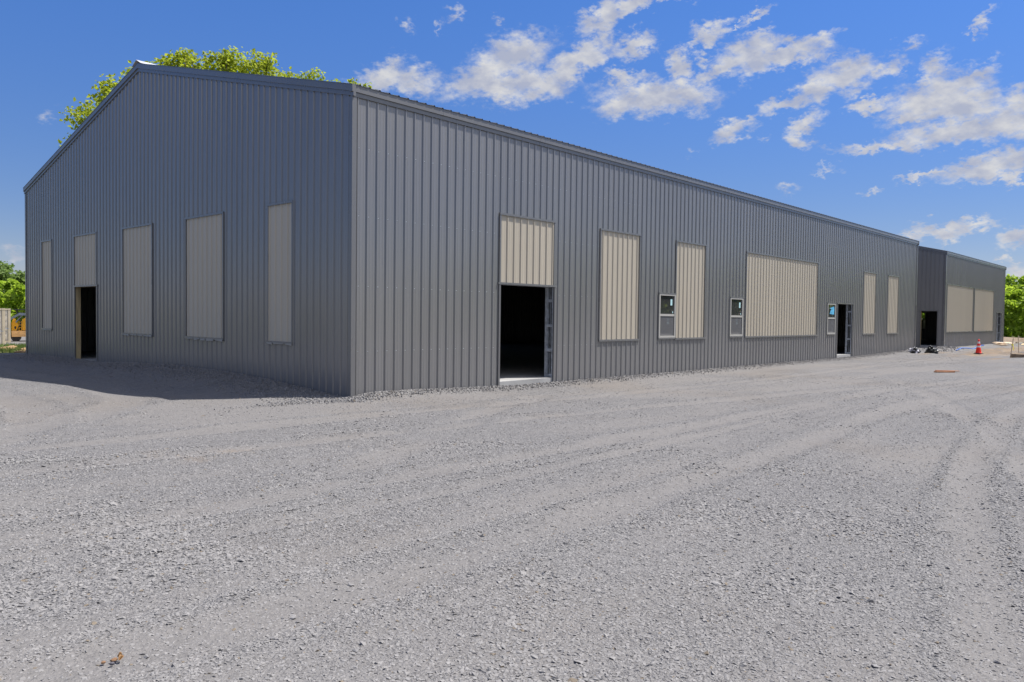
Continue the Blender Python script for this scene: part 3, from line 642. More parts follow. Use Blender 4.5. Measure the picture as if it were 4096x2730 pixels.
def add_panel(root, mapf, pts, s0, s1, z0, z1, film=False, head=True, foot=True):
    mb = MB(); ribbed(mb, pts, s0, s1, z0, lambda s: z1, [], mapf)
    pn = mb.build('siding_panel', M['beige'], root)
    t = MB()
    if head: mbox(t, mapf, s0 - 0.05, s1 + 0.05, -0.01, 0.036, z1, z1 + 0.045)
    if foot: mbox(t, mapf, s0 - 0.05, s1 + 0.05, -0.01, 0.040, z0 - 0.05, z0)
    mbox(t, mapf, s0 - 0.05, s0, -0.01, 0.030, z0, z1)
    mbox(t, mapf, s1, s1 + 0.05, -0.01, 0.030, z0, z1)
    t.build('panel_trim', M['trim'], pn)
    if film:
        f = MB(); rs = random.Random(int(s0 * 100)); a = s0 - 0.04
        while a < s1 - 0.1:
            b = min(s1 + 0.03, a + rs.uniform(0.2, 0.55)); dz = rs.uniform(0.0, 0.03)
            P = [mapf(a, 0.041, z0 - 0.052 - dz), mapf(b, 0.041, z0 - 0.052 - rs.uniform(0, 0.03)), mapf(b, 0.046, z0 - 0.03), mapf(a, 0.046, z0 - 0.03)]
            Q = [mapf(a, 0.044, z0 - 0.052 - dz), mapf(b, 0.044, z0 - 0.055), mapf(b, 0.050, z0 - 0.03), mapf(a, 0.050, z0 - 0.03)]
            f.hexa([P[0], P[1], Q[1], Q[0], P[3], P[2], Q[2], Q[3]]); a = b + rs.uniform(0.02, 0.12)
        f.build('sill_film', M['vinyl'], pn)
    return pn
def add_window(root, mapf, s0, s1, z0, z1, blue=False):
    t = MB(); w = 0.052
    mbox(t, mapf, s0, s1, -0.05, 0.034, z0, z0 + w); mbox(t, mapf, s0, s1, -0.05, 0.034, z1 - w, z1)
    mbox(t, mapf, s0, s0 + w, -0.05, 0.034, z0 + w, z1 - w); mbox(t, mapf, s1 - w, s1, -0.05, 0.034, z0 + w, z1 - w)
    zm = z0 + 0.515 * (z1 - z0)
    mbox(t, mapf, s0 + w, s1 - w, -0.03, 0.024, zm - 0.032, zm + 0.032)
    mbox(t, mapf, s0 + w, s1 - w, -0.045, -0.02, z0 + w, z0 + w + 0.06)           # lower sash rail behind the screen
    mbox(t, mapf, s1 - w - 0.05, s1 - w, -0.045, -0.02, z0 + w + 0.06, zm - 0.032)
    mbox(t, mapf, s0 + w, s0 + w + 0.02, -0.045, -0.02, z0 + w + 0.06, zm - 0.032)
    win = t.build('window', M['vinyl'], root)
    h = MB(); mbox(h, mapf, s0 - 0.03, s1 + 0.03, -0.01, 0.042, z1 + 0.001, z1 + 0.03); mbox(h, mapf, s0 - 0.03, s1 + 0.03, -0.01, 0.040, z0 - 0.045, z0 - 0.001)
    mbox(h, mapf, s0 - 0.035, s0 - 0.001, -0.01, 0.032, z0, z1); mbox(h, mapf, s1 + 0.001, s1 + 0.035, -0.01, 0.032, z0, z1)
    h.build('window_trim', M['trim'], win)
    p = MB(); p.poly([mapf(s0 + w, 0.004, zm + 0.03), mapf(s1 - w, 0.004, zm + 0.03), mapf(s1 - w, 0.004, z1 - w), mapf(s0 + w, 0.004, z1 - w)])
    p.build('pane', M['glass'], win)
    p = MB(); p.poly([mapf(s0 + w, -0.03, z0 + w), mapf(s1 - w, -0.03, z0 + w), mapf(s1 - w, -0.03, zm), mapf(s0 + w, -0.03, zm)])
    p.build('pane', M['glass'], win)
    p = MB(); p.poly([mapf(s0 + w, 0.012, z0 + w), mapf(s1 - w, 0.012, z0 + w), mapf(s1 - w, 0.012, zm - 0.03), mapf(s0 + w, 0.012, zm - 0.03)])
    p.build('insect_screen', M['screen'], win)
    k = MB(); ww = s1 - s0
    if blue:
        P = [(0.30, 0.26), (0.92, 0.22), (0.94, 0.80), (0.78, 0.90), (0.62, 0.80), (0.25, 0.72), (0.55, 0.66), (0.40, 0.5)]
        zz = lambda v: zm + 0.04 + v * (z1 - zm - 0.1)
        k.poly([mapf(s0 + w + u * (ww - 2 * w), 0.007, zz(v)) for u, v in P])
        k.build('blue_sticker', M['bluefilm'], win)
    else:
        a, b = s0 + 0.72 * ww, s0 + 0.83 * ww
        for q in ((a, b, 0.0055, 0.0075, z1 - 0.33, z1 - 0.15), (b + 0.01, b + 0.05, 0.0055, 0.0075, zm + 0.06, zm + 0.11), (a - 0.12, b - 0.12, -0.028, -0.026, zm - 0.26, zm - 0.08)):
            k = MB(); mbox(k, mapf, *q); k.build('sticker', M['sticker'], win)
def add_doorway(root, mapf, s0, s1, zb, zs, z1, depth=0.26, wood=None, over=False, ladder=True):
    """framed opening without a door leaf: face trim, posts and blocking of the wall frame in both jambs"""
    t = MB(); ex = 0.05
    mbox(t, mapf, s0 - ex, s0, -0.012, 0.030, zb, z1); mbox(t, mapf, s1, s1 + ex, -0.012, 0.030, zb, z1)
    mbox(t, mapf, s0 - ex - 0.03, s1 + ex + 0.03, -0.012, 0.036, z1, z1 + 0.045)
    dw = t.build('doorway', M['trim'], root)
    hd = MB(); mbox(hd, mapf, s0, s1, -depth, -0.013, z1 + 0.0, z1 + 0.06); hd.build('header', M['galv'] if wood is None else M['wood'], dw)
    for side in (0, 1):
        e = s0 if side == 0 else s1; o = -0.08 if side == 0 else 0.08
        a, b = min(e, e + o), max(e, e + o)
        if wood == side:
            j = MB(); mbox(j, mapf, a, b, -0.15, -0.004, zb, z1); j.build('jamb', M['wood'], dw)
            continue
        if not ladder:
            j = MB(); mbox(j, mapf, a, b, -0.15, -0.012, zb, z1); j.build('jamb', M['wood'], dw); continue
        j = MB(); mbox(j, mapf, a, b, -0.050, -0.012, zs, z1); j.build('jamb_post', M['galv'], dw)
        j = MB(); mbox(j, mapf, a, b, -depth, -depth + 0.075, zs, z1); j.build('jamb_post', M['galv'], dw)
        j = MB()
        mbox(j, mapf, a + 0.03, b - 0.03, -0.125, -0.112, zs, z1)
        j.build('girt_clip', M['galv'], dw)
        for zc in (0.05, 0.66, 1.25, 1.85):
            j = MB(); mbox(j, mapf, a + 0.004, b - 0.004, -depth + 0.075, -0.050, zs + zc - 0.035, zs + zc + 0.035); j.build('blocking', M['galv'], dw)
    return dw
def metal_building(root, L, W, eave, slope, zbot, zslab, front, gable, far, screws=0, back=()):
    """front/gable/far: lists of ('panel'|'window'|'door', s0, s1, z0, z1, opts)"""
    zl = lambda y: eave + slope * min(y, W - y)
    mf = lambda s, d, z: (s, -d, z)
    mg = lambda s, d, z: (-d, s, z)
    mb_ = lambda s, d, z: (s, W + d, z)
    mr = lambda s, d, z: (L + d, s, z)
    for nm, mapf, ln, items, zt in (('wall', mf, L, front, lambda s: eave - 0.10), ('gable_wall', mg, W, gable, lambda s: zl(s) - 0.03),
                                    ('wall', mb_, L, back, lambda s: eave - 0.10), ('gable_wall', mr, W, far, lambda s: zl(s) - 0.03)):
        pts = profile_pts(ln)
        if nm == 'gable_wall':
            pts = sorted(pts + [(W / 2, float(np.interp(W / 2, [p[0] for p in pts], [p[1] for p in pts])))])
        ops = [it[1:5] for it in items]
        ops = [(a, b, (zbot - 1 if it[0] == 'door' else z0), z1) for it, (a, b, z0, z1) in zip(items, ops)]
        w = MB(); ribbed(w, pts, 0, ln, zbot, zt, ops, mapf)
        if mapf is mf and screws:
            k = 0
            while 0.11 + k * PITCH < screws:
                s = 0.11 + k * PITCH + 0.036; k += 1
                for zc in (0.0, 0.95 - 0.12, 2.05, 3.35, 4.6):
                    if any(a - 0.08 < s < b + 0.08 and z0 - 0.1 < zc < z1 + 0.1 for a, b, z0, z1 in ops): continue
                    for ds in (0.0,):
                        mbox(w, mapf, s + ds - 0.0055, s + ds + 0.0055, 0.0, 0.005, zc - 0.0055, zc + 0.0055, 1)
        w.build(nm, [M['steel'], M['galv']], root)
        for it in items:
            kind, a, b, z0, z1 = it[:5]; op = it[5] if len(it) > 5 else {}
            if kind == 'panel': add_panel(root, mapf, pts, a, b, z0, z1, **op)
            elif kind == 'window': add_window(root, mapf, a, b, z0, z1, **op)
            elif kind == 'door': add_doorway(root, mapf, a, b, zbot, zslab, z1, **op)
    # corner trims
    for cx, sx in ((0, -1), (L, 1)):
        for cy, sy in ((0, -1), (W, 1)):
            t = MB(); e = 0.0275; w_ = 0.075; ex = cx + sx * e; ey = cy + sy * e
            zt = eave - 0.215
            t.box(min(ex, cx - sx * w_), max(ex, cx - sx * w_), min(ey, cy + sy * 0.003), max(ey, cy + sy * 0.003), zbot, zt)
            t.box(min(ex, cx + sx * 0.003), max(ex, cx + sx * 0.003), min(cy + sy * 0.002, cy - sy * w_), max(cy + sy * 0.002, cy - sy * w_), zbot, zt)
            t.build('corner_trim', M['trim'], root)
    # eave trims (both long sides): projecting fascia over a flat flashing
    for sy, y0 in ((-1, 0.0), (1, W)):
        t = MB()
        def bx(x0, x1, d0, d1, z0, z1):
            a, b = y0 + sy * d0, y0 + sy * d1; t.box(x0, x1, min(a, b), max(a, b), z0, z1)
        bx(-0.058, L + 0.058, -0.02, 0.058, eave - 0.135, eave - 0.022)
        bx(-0.055, L + 0.055, -0.02, 0.066, eave - 0.022, eave - 0.014)
        bx(-0.033, L + 0.033, -0.02, 0.033, eave - 0.215, eave - 0.136)
        k = 2.2
        while k < L - 0.5:
            bx(k, k + 0.03, 0.05, 0.0605, eave - 0.137, eave - 0.0235); bx(k + 0.004, k + 0.034, 0.02, 0.0350, eave - 0.217, eave - 0.1375); k += 3.05
        t.build('eave_trim', M['trim'], root)
    # rake trims on the gables
    for sx, x0 in ((-1, 0.0), (1, L)):
        t = MB()
        for (ya, yb) in ((-0.071, W / 2), (W + 0.071, W / 2)):
            za, zb2 = eave - 0.014, zl(W / 2)
            for (d0, d1, o0, o1) in ((-0.02, 0.060, 0.125, 0.008), (-0.02, 0.035, 0.205, 0.126), (-0.02, 0.068, 0.007, -0.004)):
                a, b = x0 + sx * d0, x0 + sx * d1
                t.hexa([(a, ya, za - o0), (b, ya, za - o0), (b, yb, zb2 - o0), (a, yb, zb2 - o0), (a, ya, za - o1), (b, ya, za - o1), (b, yb, zb2 - o1), (a, yb, zb2 - o1)])
        t.build('rake_trim', M['trim'], root)
    # ribbed roof, both slopes, rib ends showing along the eave
    r = MB(); pts = profile_pts(L)
    for (ya, yb) in ((-0.075, W / 2), (W + 0.075, W / 2)):
        for (a, da), (b, db) in zip(pts[:-1], pts[1:]):
            za = eave - 0.012; zb2 = zl(W / 2) - 0.004
            r.poly([(a, ya, za + da), (b, ya, za + db), (b, yb, zb2 + db), (a, yb, zb2 + da)])
    r.build('roof', M['roof'], root)
    c = MB(); zp = zl(W / 2) + 0.075
    for sy in (-1, 1):
        c.hexa([(-0.085, W / 2, zp), (L + 0.085, W / 2, zp), (L + 0.085, W / 2 + sy * 0.26, zp - 0.06 - 0.26 * slope), (-0.085, W / 2 + sy * 0.26, zp - 0.06 - 0.26 * slope),
                (-0.085, W / 2, zp + 0.012), (L + 0.085, W / 2, zp + 0.012), (L + 0.085, W / 2 + sy * 0.26, zp - 0.052 - 0.26 * slope), (-0.085, W / 2 + sy * 0.26, zp - 0.052 - 0.26 * slope)])
    c.build('ridge_cap', M['ridge'], root)
    f = MB(); f.box(0.007, L - 0.007, 0.007, W - 0.007, -0.5, zslab); f.build('floor_slab', M['concrete'], root)

big = tag(empty('metal_building', (0, 0, 0)), 'long charcoal ribbed metal building whose gable end and side fill the view, nearest the camera', 'building', 'charcoal metal buildings')
PF = {'film': True}
metal_building(big, 36.0, 18.58, 5.727, 0.2463, -0.075, 0.06,
    front=[('door', 4.0, 5.89, -0.075, 2.235), ('panel', 4.0, 5.85, 2.281, 3.77, {'foot': False}),
           ('panel', 7.78, 9.58, 0.95, 3.77), ('window', 10.63, 11.52, 0.965, 2.23), ('panel', 11.56, 13.27, 0.95, 3.77),
           ('window', 14.99, 15.90, 0.965, 2.23), ('panel', 16.14, 22.40, 0.95, 3.77), ('window', 23.51, 24.40, 0.965, 2.22, {'blue': True}),
           ('door', 24.66, 26.44, -0.075, 2.225), ('panel', 27.82, 29.42, 0.95, 3.70), ('panel', 31.25, 32.88, 0.95, 3.70)],
    gable=[('panel', 1.98, 2.86, 0.95, 3.75, PF), ('panel', 4.81, 6.60, 0.95, 3.75, PF), ('panel', 8.53, 10.35, 0.95, 3.76, PF),
           ('door', 12.24, 13.97, -0.075, 2.25, {'wood': 1}), ('panel', 12.28, 14.0, 2.296, 3.77, {'foot': False}), ('panel', 16.02, 16.92, 0.95, 3.77, PF)],
    far=[], screws=17, back=[('door', 8.5, 13.1, -0.075, 4.2, {'ladder': False})])  # back doorway is added, out of sight, to let daylight into the interior
b2 = tag(empty('metal_building', (41.8, 0, 0)), 'smaller charcoal metal building standing beyond the far end of the long one', 'building', 'charcoal metal buildings')
metal_building(b2, 16.75, 18.58, 5.62, 0.2463, -0.05, 0.11,
    front=[('panel', 0.42, 6.92, 0.95, 3.70), ('panel', 7.34, 13.05, 0.95, 3.70), ('door', 14.25, 15.80, -0.05, 2.225)],
    gable=[('door', 0.37, 1.25, -0.05, 2.14, {'wood': 1, 'ladder': False})],
    far=[('window', 5.25, 6.15, 0.95, 2.25)])
st = MB(); st.box(14.35, 15.75, -0.55, -0.035, -0.3, 0.10); st.build('door_step', M['concrete'], b2, bevel=0.01)
pp = MB(); pp.box(16.68, 16.70, 5.35, 6.05, 0.95, 1.55); pp.build('paper_sheet', M['paper'], b2)

# ------------------------------------------------------------------ trees
def leaves_mesh(name, C, Rr, n_each, size, mat, parent, rs, shell=0.55, flat=0.8):
    cs, ns = [], []
    for (c, r), n in zip(zip(C, Rr), n_each):
        d = rs.normal(size=(n, 3)); d /= np.linalg.norm(d, axis=1)[:, None]
        rr = r * (rs.uniform(shell ** 3, 1, n) ** (1 / 3)) * (1 + 0.18 * rs.normal(size=n))
        P = d * rr[:, None] * (1 + 0.35 * vnoise(d[:, 0] * 2.2 + r * 31, d[:, 1] * 2.2 + d[:, 2] * 1.7, 3))[:, None] * 0.92; P[:, 2] *= flat
        cs.append(P + np.array(c)); ns.append(d * 0.6 + rs.normal(size=(n, 3)) * 0.8 + np.array([0, 0, 0.5]))
    Cn = np.concatenate(cs); Nn = np.concatenate(ns); Nn /= np.linalg.norm(Nn, axis=1)[:, None] + 1e-9
    t = rs.normal(size=Nn.shape); a = np.cross(Nn, t); a /= np.linalg.norm(a, axis=1)[:, None] + 1e-9; b = np.cross(Nn, a)
    s = size * rs.uniform(0.55, 1.25, len(Cn)); l = s * rs.uniform(0.9, 1.5, len(Cn))
    a = a * s[:, None] * 0.5; b = b * l[:, None] * 0.5
    bend = Nn * (s * 0.22)[:, None]
    V = np.stack([Cn - b, Cn + a + bend, Cn + b, Cn - a + bend], 1).reshape(-1, 3)
    F = np.arange(len(V)).reshape(-1, 4)
    return np_mesh(name, V, F, mat, parent)
def wood_mesh(parent, h0, targets, r0, rs, name='trunk'):
    mb = MB()
    mb.tube([(0, 0, -0.3), (0.02, 0.03, h0 * 0.5), (0, 0, h0), (0.1, 0.05, h0 * 1.8)], [r0 * 1.3, r0, r0 * 0.8, r0 * 0.45], 10)
    for c in targets:
        c = Vector(c); st_ = Vector((0, 0, h0 * rs.uniform(0.8, 1.6))); mid = st_.lerp(c, 0.5) + Vector((rs.normal() * 0.3, rs.normal() * 0.3, -0.25 * (c - st_).length * 0.3))
        rr = r0 * rs.uniform(0.25, 0.4)
        mb.tube([st_, mid, c], [rr, rr * 0.6, rr * 0.18], 6)
    return mb.build(name, M['bark'], parent, smooth=True)

# the big tree whose crown shows above the roof of the long building
def big_tree():
    rs = np.random.default_rng(5)
    az = radians(63.0); D = 48.0
    bx, by = CAMX + D * cos(az), CAMY + D * sin(az)
    zb = zat(bx, by)
    root = tag(empty('tree', (bx, by, zb)), 'broad tall tree with fresh yellow-green leaves rising behind the long metal building', 'tree')
    right = np.array([sin(az), -cos(az), 0.0]); away = np.array([cos(az), sin(az), 0.0]); up = np.array([0, 0, 1.0])
    outline = [(-7.0, 11.2), (-6.9, 12.1), (-6.4, 13.1), (-5.1, 14.1), (-4.0, 14.8), (-3.4, 15.1), (-2.0, 15.7), (-1.2, 16.2), (0.2, 16.2), (1.0, 16.55), (2.2, 16.35), (3.3, 16.0), (4.2, 15.6), (5.4, 16.0), (7.0, 15.75), (8.3, 15.25), (9.2, 15.0), (10.0, 14.72)]
    C, Rr = [], []
    for i, (u, zt) in enumerate(outline):
        r = [0.75, 0.6, 0.8, 0.95, 1.0, 1.0, 0.7, 0.75, 1.0, 1.15, 1.15, 0.8, 0.9, 0.6, 0.65, 0.42, 0.36, 0.30][i]
        C.append(right * u + away * rs.uniform(-1.5, 1.5) + up * (zt - r * 0.80)); Rr.append(r)
        C.append(right * (u * 0.96 + rs.uniform(-.4, .4)) + away * rs.uniform(-3, 3) + up * (zt - r * 1.6 - rs.uniform(0.5, 1.1))); Rr.append(r * rs.uniform(1.0, 1.3))
        if u < 2 or i % 2:
            C.append(right * (u * 0.9) + away * rs.uniform(-4, 4) + up * (zt - r * 2 - rs.uniform(1.6, 2.8))); Rr.append(1.3)
    for k in range(30):      # small sprays standing proud of the outline
        u = rs.uniform(-6.5, 8.6); zt = np.interp(u, [o[0] for o in outline], [o[1] for o in outline]); r = rs.uniform(0.28, 0.55)
        C.append(right * (u + rs.uniform(-.3, .3)) + away * rs.uniform(-1, 1) + up * (zt + rs.uniform(-0.65, -0.02))); Rr.append(r)
    for k in range(46):
        u = rs.uniform(-5.6, 9.4); w = rs.uniform(-6, 6); top = np.interp(u, [o[0] for o in outline], [o[1] for o in outline])
        fall = 1 - 0.45 * (abs(w) / 6.5) ** 2
        C.append(right * u + away * w + up * (zb + (top - 3.0) * fall * rs.uniform(0.42, 0.92))); Rr.append(rs.uniform(1.0, 1.8))
    C = [c - up * zb for c in C]
    n_each = [int(400 * r * r) + (45 if r > 0.6 else -20) for r in Rr]
    leaves_mesh('crown', C, Rr, n_each, 0.185, M['leaf_bright'], root, rs, 0.15)
    wood_mesh(root, 4.0, C[::2], 0.42, rs)
big_tree()

def tree_proto(mat, seed, h, spread, name='tree', dens=1.0, leaf=0.42, low=0.18):
    rs = np.random.default_rng(seed)
    root = empty(name)
    C, Rr = [], []
    for k in range(34):
        t = rs.uniform(low, 0.93) ; w = spread * sqrt(max(0.05, 1 - ((t - 0.45) / 0.58) ** 2)) * rs.uniform(0.35, 1.0)
        a = rs.uniform(0, 2 * pi); r = rs.uniform(0.10, 0.19) * h * (1.05 - 0.4 * t)
        C.append((w * cos(a), w * sin(a), h * t)); Rr.append(r)
    C.append((0, 0, h * 0.9)); Rr.append(0.1 * h)
    leaves_mesh('crown', C, Rr, [int((90 + 70 * r * r) * dens) for r in Rr], leaf, mat, root, rs, 0.3)
    wood_mesh(root, h * 0.25, C[::3], 0.025 * h, rs)
    return root
protoA = tree_proto(M['leaf_mid'], 21, 8.0, 3.6, dens=0.8)
protoB = tree_proto(M['leaf_dark'], 22, 9.0, 3.2)
protoC = tree_proto(M['leaf_mid'], 23, 6.0, 3.4, low=0.03, dens=0.75)
protoD = tree_proto(M['leaf_mid'], 24, 5.0, 2.8, low=0.06, dens=0.7)
used = set()
def plant(proto, az_deg, dist, s, label, group, rz=None):
    o = proto if proto.name not in used else copy_tree(proto)
    used.add(proto.name)
    a = radians(az_deg); x, y = CAMX + dist * cos(a), CAMY + dist * sin(a)
    o.location = (x, y, zat(x, y) - 0.1); o.scale = (s, s, s * random.uniform(0.94, 1.06)); o.rotation_euler = (0, 0, random.uniform(0, 6.28) if rz is None else rz)
    tag(o, label, 'tree', group)
    return o
GL, GR, GS = 'trees beyond the equipment lot', 'trees beyond the smaller building', 'trees along the open side of the yard'
plant(protoC, 75.5, 96, 0.98, 'bright green bushy tree directly above the tan containers', GL)
plant(protoD, 74.35, 92, 1.0, 'low bright green tree between the containers and the corner of the long building', GL)
plant(protoB, 75.3, 122, 0.98, 'tall dark green tree behind the bright bushes above the containers', GL)
plant(protoB, 74.0, 126, 0.92, 'dark tree half hidden by the far left corner of the long building', GL)
plant(protoC, 77.4, 100, 1.05, 'bushy green tree left of the containers', GL)
plant(protoA, 79.5, 108, 1.0, 'rounded green tree second to the left of the containers', GL)
plant(protoB, 77.8, 128, 1.05, 'dark tree behind the bushy one left of the containers', GL)
plant(protoA, 83.0, 112, 1.1, 'rounded green tree farthest left of the equipment lot', GL)
plant(protoC, 9.75, 98, 0.92, 'bright green bushy tree just right of the smaller building', GR)
plant(protoD, 9.3, 90, 0.95, 'small yellow-green tree above the dirt bank at the right edge', GR)
plant(protoA, 8.9, 112, 0.88, 'mid green tree at the right edge, taller than the bushes before it', GR)
plant(protoB, 10.2, 122, 0.80, 'dark green tree peeping past the corner of the smaller building', GR)
plant(protoC, 8.1, 97, 0.95, 'bushy tree half cut off by the right edge of the view', GR)
plant(protoA, 11.4, 110, 0.85, 'green tree behind the smaller building, near its back corner', GR)
plant(protoA, 13.2, 104, 0.9, 'green tree behind the smaller building, seen through its far window', GR)
plant(protoC, 14.6, 100, 0.9, 'bushy tree behind the middle of the smaller building', GR)
for i, (a, d, s, pr, w) in enumerate([(5.6, 98, 1.0, protoA, 'first'), (3.0, 92, 1.1, protoC, 'second'), (0.2, 96, 1.05, protoA, 'third'), (-3.0, 90, 1.2, protoC, 'fourth'), (-6.5, 84, 1.2, protoC, 'fifth'),
                                   (-10.0, 80, 1.3, protoC, 'sixth'), (-13.0, 76, 1.3, protoC, 'seventh'), (-16.0, 74, 1.35, protoC, 'eighth'), (-19.5, 70, 1.3, protoC, 'ninth'), (-24.0, 66, 1.2, protoA, 'tenth'), (-30.0, 62, 1.2, protoC, 'eleventh')]):
    plant(pr, a, d, s, 'green tree along the open right side of the yard, %s from the dirt bank' % w, GS)

# ------------------------------------------------------------------ back lot on the left: containers, trailer, machine
def container(px, py, rz, label, part_label=None):
    """6 m steel box; local x to the right, y away; origin at the right front bottom corner"""
    z = zat(px, py)
    o = tag(empty('shipping_container', (px, py, z), rz), label, 'container', 'tan containers on the back lot')
    Wd, Ln, H = 2.44, 6.06, 2.59
    b = MB()
    def wave(a0, a1, fn):
        k = int((a1 - a0) / 0.14); pr = []
        for i in range(k):
            s = a0 + (a1 - a0) * i / k; st = (a1 - a0) / k
            pr += [(s, 0), (s + st * 0.35, 0), (s + st * 0.5, 0.035), (s + st * 0.85, 0.035)]
        pr.append((a1, 0))
        for (s, d), (s2, d2) in zip(pr[:-1], pr[1:]):
            b.poly([fn(s, d, 0.16), fn(s2, d2, 0.16), fn(s2, d2, H - 0.1), fn(s, d, H - 0.1)])
    wave(0.16, Ln - 0.16, lambda s, d, z_: (-0.03 - d, s, z_)); wave(0.16, Ln - 0.16, lambda s, d, z_: (-Wd + 0.03 + d, s, z_))
    wave(-Wd + 0.16, -0.16, lambda s, d, z_: (s, Ln - 0.03 - d, z_))
    b.box(-Wd + 0.05, -0.05, 0.05, Ln - 0.05, H - 0.06, H - 0.02); b.box(-Wd + 0.05, -0.05, 0.05, Ln - 0.05, 0.10, 0.16)
    b.build('body', M['contain'], o)
    fr = MB()
    for x0, x1 in ((-0.16, 0), (-Wd, -Wd + 0.16)):
        fr.box(x0, x1, 0.16, Ln - 0.16, 0.0 + 0.02, 0.16); fr.box(x0, x1, 0.16, Ln - 0.16, H - 0.1, H)
    for y0, y1 in ((0, 0.12), (Ln - 0.12, Ln)):
        fr.box(-Wd + 0.16, -0.16, y0, y1, 0.02, 0.16); fr.box(-Wd + 0.16, -0.16, y0, y1, H - 0.12, H)
    fr.build('frame', M['contain'], o)
    for x0 in (-0.16, -Wd):
        for y0 in (0, Ln - 0.16):
            c = MB(); c.box(x0, x0 + 0.16, y0, y0 + 0.16, 0.12, H - 0.12); c.box(x0 - 0.008, x0 + 0.168, y0 - 0.008, y0 + 0.168, 0, 0.12); c.box(x0 - 0.008, x0 + 0.168, y0 - 0.008, y0 + 0.168, H - 0.12, H + 0.01)
            c.build('corner_post', M['contain'], o)
    for k, (x0, x1) in enumerate(((-Wd + 0.18, -Wd / 2 - 0.01), (-Wd / 2 + 0.01, -0.18))):
        d = MB(); d.box(x0, x1, 0.02, 0.07, 0.18, H - 0.14)
        for i in range(5):
            zc = 0.3 + i * 0.46; d.box(x0 + 0.06, x1 - 0.06, 0.005, 0.02, zc, zc + 0.24)
        dr = d.build('door', M['contain_door'], o)
        for xx in (x0 + 0.22, x1 - 0.22):
            lb = MB(); lb.tube([(xx, -0.012, 0.12), (xx, -0.012, H - 0.08)], 0.018, 8); lb.box(xx - 0.02, xx + 0.3, -0.035, -0.02, 1.05, 1.1); lb.build('locking_bar', M['galv'], dr)
    return o
a75 = radians(75.15) - pi / 2
container(CAMX + 62 * cos(radians(75.22)), CAMY + 62 * sin(radians(75.22)), a75, 'tan shipping container at the left edge, the nearer of two, with pale doors')
container(CAMX + 70.5 * cos(radians(74.93)), CAMY + 70.5 * sin(radians(74.93)), a75, 'tan shipping container partly hidden behind the nearer one, beside the yellow machine')
